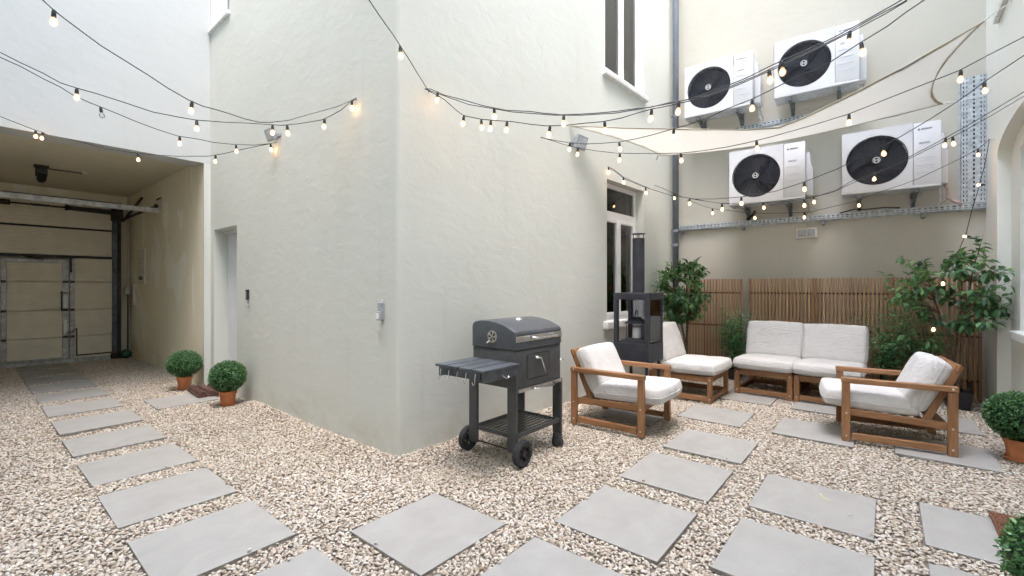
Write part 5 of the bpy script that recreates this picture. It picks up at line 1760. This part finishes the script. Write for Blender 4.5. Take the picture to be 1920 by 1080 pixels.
tube(bm, [Ti @ near[-1], Ti @ A1], 0.008, 6); tube(bm, [Ti @ A1, Ti @ P_at(1895, 5, 3.93), Ti @ Vector((4.75, -0.86, 4.05))], 0.005, 6)
B1 = P_at(1785, 192, 4.7)
tube(bm, [Ti @ far[-1], Ti @ B1], 0.008, 6); tube(bm, [Ti @ B1, Ti @ P_at(1845, 181, 5.0), Ti @ Vector((7.05, -0.865, 3.42))], 0.004, 6)
tube(bm, [Ti @ far[0], Ti @ P_at(1233, 292, 6.42), Ti @ P_at(1231, 300, 6.5)], 0.007, 6); tube(bm, [Ti @ near[0], Ti @ P_at(1064, 235, 5.08)], 0.007, 6)
obj('ropes', bm, M_rope, t, smooth=True)

# ---------------------------------------------------------------- string lights
STR = {
    'S1': ([(0.195,3.557,2.915),(0.274,3.550,2.866),(0.314,3.546,2.831),(0.356,3.542,2.801),(0.425,3.536,2.758),(0.510,3.528,2.705),(0.604,3.519,2.661),(0.721,3.508,2.607),(0.816,3.500,2.558),(0.926,3.490,2.513),(1.005,3.482,2.494),(1.064,3.477,2.493),(1.157,3.468,2.486),(1.255,3.459,2.475),(1.339,3.452,2.475),(1.409,3.445,2.489),(1.463,3.440,2.511),(1.536,3.433,2.538),(1.711,3.417,2.637),(1.907,3.399,2.746),(2.032,3.388,2.834),(2.064,3.385,2.861)],
        [(0.316,3.546,2.829),(0.944,3.488,2.509),(2.032,3.388,2.834)]),
    'S2': ([(0.103,4.425,2.835),(0.148,4.401,2.811),(0.232,4.356,2.764),(0.332,4.303,2.715),(0.410,4.261,2.666),(0.476,4.226,2.647),(0.576,4.173,2.625),(0.713,4.100,2.587),(0.857,4.023,2.544),(0.996,3.948,2.529),(1.082,3.903,2.523),(1.239,3.819,2.532),(1.393,3.737,2.548),(1.488,3.686,2.554),(1.585,3.634,2.561),(1.685,3.581,2.589),(1.832,3.502,2.642),(1.899,3.467,2.691),(1.963,3.432,2.745),(2.018,3.403,2.811),(2.062,3.380,2.850)],
        [(0.486,4.221,2.645),(1.088,3.899,2.523),(1.523,3.667,2.557),(1.615,3.618,2.569),(1.850,3.493,2.655)]),
    'S3': ([(0.112,4.797,2.928),(0.161,4.800,2.914),(0.263,4.807,2.887),(0.371,4.814,2.843),(0.464,4.820,2.813),(0.544,4.825,2.772),(0.626,4.830,2.750),(0.699,4.834,2.735),(0.798,4.841,2.715),(0.911,4.848,2.688),(1.057,4.857,2.662),(1.212,4.867,2.644),(1.378,4.877,2.659),(1.496,4.885,2.660),(1.681,4.897,2.687),(1.869,4.909,2.730),(2.027,4.919,2.786),(2.087,4.922,2.813)],
        [(0.699,4.834,2.735),(1.228,4.868,2.645),(1.695,4.898,2.690),(2.027,4.919,2.786)]),
    'S4': ([(0.521,6.665,2.875),(0.549,6.633,2.859),(0.679,6.484,2.823),(0.771,6.380,2.786),(0.936,6.191,2.722),(1.149,5.949,2.676),(1.290,5.787,2.661),(1.408,5.653,2.651),(1.611,5.421,2.654),(1.719,5.298,2.683),(1.808,5.196,2.717),(1.927,5.061,2.757),(2.035,4.937,2.792),(2.074,4.892,2.804)],
        [(1.145,5.953,2.676),(1.661,5.363,2.667)]),
    'S5': ([(0.148,6.322,2.899),(0.215,6.401,2.898),(0.322,6.526,2.897),(0.399,6.615,2.897),(0.462,6.690,2.898),(0.512,6.748,2.908),(0.529,6.767,2.900)],
        [(0.467,6.694,2.899),(0.517,6.753,2.906)]),
    'T': ([(1.336,2.125,2.893),(1.405,2.171,2.861),(1.529,2.256,2.864),(1.693,2.367,2.875),(1.831,2.461,2.877),(1.948,2.540,2.878),(2.097,2.642,2.872),(2.229,2.732,2.871),(2.325,2.797,2.868),(2.401,2.848,2.896)],
        [(1.822,2.455,2.877)]),
    'L1': ([(2.325,2.816,2.866),(2.341,2.764,2.856),(2.375,2.647,2.789),(2.420,2.492,2.726),(2.468,2.326,2.654),(2.523,2.138,2.588),(2.574,1.962,2.552),(2.600,1.873,2.526),(2.639,1.741,2.494),(2.677,1.611,2.478),(2.710,1.498,2.467),(2.744,1.379,2.459),(2.777,1.267,2.458),(2.806,1.168,2.452),(2.839,1.056,2.464),(2.868,0.953,2.464),(2.902,0.836,2.473),(2.935,0.724,2.505),(2.975,0.588,2.546),(3.006,0.481,2.584),(3.049,0.332,2.632),(3.098,0.165,2.702),(3.131,0.051,2.756),(3.163,-0.058,2.802),(3.176,-0.101,2.825)],
        [(2.357,2.707,2.824),(2.495,2.233,2.621),(2.644,1.723,2.492),(2.853,1.007,2.464),(2.993,0.527,2.567),(3.099,0.161,2.704)]),
    'L2': ([(2.326,2.817,2.866),(2.345,2.743,2.831),(2.386,2.587,2.752),(2.429,2.427,2.675),(2.519,2.084,2.562),(2.563,1.920,2.523),(2.602,1.770,2.487),(2.651,1.587,2.457),(2.710,1.362,2.434),(2.749,1.214,2.436),(2.795,1.040,2.440),(2.830,0.909,2.449),(2.868,0.766,2.481),(2.904,0.629,2.517),(2.938,0.499,2.567),(2.971,0.374,2.603),(3.009,0.231,2.652),(3.045,0.094,2.710),(3.080,-0.036,2.771),(3.091,-0.078,2.792)],
        [(2.950,0.456,2.579)]),
    'L3': ([(2.334,2.788,2.848),(2.364,2.702,2.793),(2.384,2.644,2.750),(2.417,2.548,2.654),(2.437,2.492,2.609),(2.488,2.344,2.560),(2.523,2.242,2.538),(2.565,2.122,2.514),(2.611,1.989,2.477),(2.650,1.876,2.450),(2.697,1.740,2.436),(2.741,1.611,2.434),(2.781,1.497,2.429),(2.823,1.375,2.438),(2.859,1.271,2.459),(2.887,1.190,2.472),(2.912,1.118,2.476),(2.959,0.983,2.490),(3.010,0.835,2.511),(3.069,0.665,2.566),(3.116,0.529,2.614),(3.179,0.347,2.682),(3.247,0.149,2.767),(3.296,0.007,2.833),(3.328,-0.084,2.883)],
        [(2.435,2.496,2.612),(2.485,2.353,2.563),(2.509,2.283,2.547),(2.551,2.161,2.522),(2.658,1.853,2.448),(2.786,1.483,2.430),(2.885,1.197,2.471)]),
    'L4': ([(3.810,2.806,2.873),(3.787,2.681,2.813),(3.758,2.525,2.752),(3.726,2.349,2.687),(3.693,2.170,2.633),(3.661,1.997,2.596),(3.622,1.785,2.557),(3.590,1.614,2.541),(3.564,1.469,2.535),(3.533,1.306,2.534),(3.507,1.166,2.532),(3.480,1.014,2.541),(3.454,0.876,2.565),(3.422,0.702,2.581),(3.392,0.542,2.613),(3.379,0.469,2.628),(3.355,0.338,2.644),(3.343,0.272,2.658),(3.317,0.135,2.711),(3.292,-0.002,2.759),(3.277,-0.083,2.801),(3.265,-0.147,2.828),(3.259,-0.178,2.840)],
        [(3.728,2.362,2.693),(3.622,1.785,2.557),(3.529,1.283,2.533),(3.423,0.709,2.580),(3.313,0.112,2.719)]),
    'L5': ([(3.795,2.795,2.861),(3.812,2.639,2.795),(3.829,2.489,2.725),(3.848,2.315,2.658),(3.868,2.139,2.603),(3.888,1.954,2.552),(3.907,1.782,2.520),(3.929,1.586,2.488),(3.953,1.368,2.457),(3.970,1.209,2.449),(3.991,1.021,2.448),(4.008,0.869,2.457),(4.026,0.702,2.474),(4.057,0.422,2.514),(4.080,0.215,2.551),(4.106,-0.017,2.617),(4.124,-0.185,2.664),(4.144,-0.365,2.714),(4.159,-0.494,2.775),(4.176,-0.652,2.846),(4.182,-0.708,2.875)],
        [(3.845,2.344,2.669),(3.892,1.918,2.545),(3.952,1.372,2.457),(4.016,0.797,2.464),(4.080,0.212,2.551),(4.145,-0.370,2.717)]),
    'L6': ([(5.157,2.716,2.817),(5.138,2.618,2.763),(5.107,2.460,2.627),(5.063,2.236,2.503),(5.029,2.067,2.412),(4.981,1.823,2.306),(4.934,1.584,2.234),(4.886,1.341,2.197),(4.836,1.086,2.178),(4.779,0.799,2.183),(4.734,0.572,2.225),(4.687,0.333,2.290),(4.670,0.246,2.325),(4.631,0.050,2.405),(4.605,-0.082,2.460),(4.572,-0.252,2.550),(4.541,-0.410,2.644),(4.516,-0.537,2.736),(4.483,-0.700,2.836),(4.472,-0.757,2.879)],
        [(5.152,2.691,2.803),(5.108,2.468,2.634),(4.838,1.096,2.179),(4.733,0.563,2.227),(4.626,0.023,2.416),(4.519,-0.522,2.725)]),
    'L7': ([(6.480,2.656,2.802),(6.440,2.512,2.736),(6.394,2.348,2.638),(6.344,2.166,2.539),(6.287,1.963,2.469),(6.202,1.656,2.378),(6.110,1.325,2.326),(6.042,1.081,2.300),(5.950,0.749,2.289),(5.896,0.556,2.291),(5.858,0.417,2.318),(5.807,0.236,2.410),(5.759,0.062,2.443),(5.697,-0.162,2.530),(5.655,-0.312,2.596),(5.601,-0.506,2.691),(5.558,-0.661,2.776),(5.503,-0.860,2.890),(5.484,-0.928,2.924)],
        [(6.383,2.306,2.615),(6.055,1.129,2.305),(5.913,0.615,2.290),(5.768,0.095,2.437),(5.630,-0.403,2.640)]),
    'L8': ([(5.148,2.697,2.798),(5.156,2.613,2.739),(5.169,2.476,2.622),(5.190,2.252,2.502),(5.207,2.069,2.423),(5.221,1.917,2.355),(5.237,1.740,2.311),(5.258,1.515,2.244),(5.271,1.375,2.206),(5.292,1.147,2.171),(5.315,0.903,2.168),(5.341,0.627,2.176),(5.361,0.411,2.215),(5.380,0.206,2.306),(5.398,0.012,2.378),(5.415,-0.172,2.461),(5.431,-0.348,2.550),(5.447,-0.515,2.638),(5.462,-0.674,2.731),(5.479,-0.856,2.848),(5.485,-0.929,2.882)],
        [(5.193,2.220,2.488),(5.239,1.723,2.306),(5.270,1.386,2.209),(5.340,0.636,2.176),(5.440,-0.439,2.598)]),
    'L9': ([(6.409,2.130,2.507),(6.420,2.061,2.471),(6.441,1.926,2.400),(6.458,1.820,2.361),(6.483,1.664,2.326),(6.523,1.414,2.269),(6.561,1.174,2.242),(6.607,0.888,2.225),(6.635,0.712,2.223),(6.669,0.495,2.269),(6.690,0.362,2.295),(6.707,0.257,2.322),(6.735,0.082,2.391),(6.772,-0.152,2.463),(6.791,-0.270,2.509),(6.821,-0.462,2.607),(6.846,-0.619,2.690),(6.867,-0.746,2.767),(6.880,-0.830,2.850)],
        [(6.458,1.820,2.361),(6.537,1.323,2.259),(6.622,0.788,2.224),(6.707,0.257,2.322),(6.867,-0.746,2.767)]),
    'TR': ([(6.880,-0.830,2.850),(6.866,-0.809,2.693),(6.851,-0.787,2.553),(6.837,-0.758,2.415),(6.823,-0.737,2.303),(6.809,-0.692,2.108),(6.794,-0.650,1.873),(6.780,-0.600,1.716)],
        [(6.860,-0.769,2.417),(6.800,-0.659,1.873)]),
}
SLAB = {
 'S1': 'light string entering at the top left and ending at the hook left of the corner',
 'S2': 'second light string from the top on the left wall, ending left of the corner',
 'S3': 'light string with one unlit bulb crossing the left wall above the passage opening',
 'S4': 'light string hugging the lintel of the passage, lowest on the left',
 'S5': 'short light string with a bulb cluster at the left edge above the passage lintel',
 'T': 'light string dropping from the top edge to the hook right of the corner',
 'L1': 'light string with large near bulbs, from right of the corner up to the top right',
 'L2': 'light string twisted around its neighbour and crossing the upper right air conditioner',
 'L3': 'light string from the hook right of the corner that sags under the twisted pair',
 'L4': 'light string starting left of the floodlight and rising past the upper air conditioners',
 'L5': 'light string crossing the shade sail towards the right edge',
 'L6': 'light string from above the lower window crossing both lower air conditioners',
 'L7': 'light string from the hook beside the drainpipe to the right edge',
 'L8': 'light string from above the lower window sagging below the lower left air conditioner',
 'L9': 'lowest light string on the right, ending at the hook beside the upright cable tray',
 'TR': 'short light string hanging from the hook at the right wall down to the wide ficus'}
def bulb_parts():
    bm = B()
    lathe(bm, [(0.0095, 0.0), (0.011, -0.008), (0.018, -0.018), (0.0225, -0.030), (0.0225, -0.038), (0.018, -0.050), (0.010, -0.057), (0, -0.059)], 16)
    g = bpy.data.meshes.new('bulb'); bmesh.ops.recalc_face_normals(bm, faces=bm.faces); bm.to_mesh(g); bm.free(); g.materials.append(M_bulbglass)
    g.polygons.foreach_set('use_smooth', [True] * len(g.polygons))
    bm = B()
    lathe(bm, [(0, 0.034), (0.010, 0.034), (0.0125, 0.028), (0.0135, 0.0), (0.012, -0.003), (0, -0.003)], 12)
    box(bm, -0.008, 0.008, -0.008, 0.008, 0.034, 0.044, 0.002)
    s = bpy.data.meshes.new('socket'); bmesh.ops.recalc_face_normals(bm, faces=bm.faces); bm.to_mesh(s); bm.free(); s.materials.append(M_cable)
    bm = B()
    lathe(bm, [(0, -0.010), (0.004, -0.013), (0.0105, -0.026), (0.0125, -0.034), (0.009, -0.046), (0, -0.050)], 12)
    f = bpy.data.meshes.new('filament'); bmesh.ops.recalc_face_normals(bm, faces=bm.faces); bm.to_mesh(f); bm.free(); f.materials.append(M_filament)
    f2 = bpy.data.meshes.new('unlit_filament')
    bm = B(); tube(bm, [(0, 0, -0.004), (-0.005, 0, -0.02), (-0.006, 0, -0.04), (0.006, 0, -0.04), (0.005, 0, -0.02), (0, 0, -0.004)], 0.0008, 4); bm.to_mesh(f2); bm.free(); f2.materials.append(M_unlit)
    return g, s, f, f2
BG, BS, BF, BU = bulb_parts()
BUG = None
for m_e in (BG, BF, BS):
    for v in m_e.vertices: v.co = Vector((v.co.x * 0.84, v.co.y * 0.84, v.co.z * 0.86))
BUG = BG.copy(); BUG.materials.clear(); BUG.materials.append(M_unlitglass)
rb_ = random.Random(77)
for key, (P, Q) in STR.items():
    base = Vector(P[0])
    t = thing('string_light', SLAB[key], 'string light', base, 0, 'festoon light strings over the courtyard')
    bm = B(); tube(bm, [Vector(p) - base for p in P], 0.0032, 6); obj('cable', bm, M_cable, t, smooth=True)
    # hook where a string ends on a wall
    bm = B()
    e = Vector(P[0]) - base if key in ('T', 'L1', 'L2', 'L3', 'L4', 'L5', 'L6', 'L7', 'L8', 'L9', 'TR') else Vector(P[-1]) - base
    tube(bm, [e + Vector((0.0, 0.0, 0.0)), e + Vector((0.006, 0.004, 0.012)), e + Vector((0.012, 0.008, 0.0)), e + Vector((0.05, 0.05, 0.0)) if key != 'TR' else e + Vector((0, -0.04, 0))], 0.003, 6)
    obj('hook', bm, M_galvdark, t, smooth=True)
    for i, q in enumerate(Q):
        b = bpy.data.objects.new('bulb', BUG if (key == 'S3' and i == 0) else BG); col.objects.link(b); b.parent = t
        b.location = Vector(q) - base + Vector((0, 0, -0.037))
        b.rotation_euler = (rb_.uniform(-0.12, 0.12), rb_.uniform(-0.12, 0.12), rb_.uniform(0, 3))
        if key == 'TR': b.rotation_euler = (R(100), 0, R(-50))
        s = bpy.data.objects.new('socket', BS); col.objects.link(s); s.parent = b
        unlit = (key == 'S3' and i == 0)
        f = bpy.data.objects.new('filament', BU if unlit else BF); col.objects.link(f); f.parent = b
# small bulbs caught in the crown of the wide ficus and on the fence
t = thing('string_light', 'tail of a light string with two small bulbs glowing inside the wide ficus', 'string light', (6.5, -0.4, 1.3), 0, 'festoon light strings over the courtyard')
bm = B(); pa, pb, pc = P_at(1800, 466, 4.7), P_at(1768, 520, 4.6), P_at(1750, 606, 4.62)
o_ = Vector((6.5, -0.4, 1.3))
tube(bm, [pa - o_, (pa + pb) / 2 - o_ + Vector((0, 0.02, -0.02)), pb - o_, (pb + pc) / 2 - o_ + Vector((0, 0.03, 0)), pc - o_], 0.003, 6); obj('cable', bm, M_cable, t)
for q in (pb, pc):
    b = bpy.data.objects.new('bulb', BG); col.objects.link(b); b.parent = t; b.location = q - o_ + Vector((0, 0, -0.037))
    s = bpy.data.objects.new('socket', BS); col.objects.link(s); s.parent = b
    f = bpy.data.objects.new('filament', BF); col.objects.link(f); f.parent = b
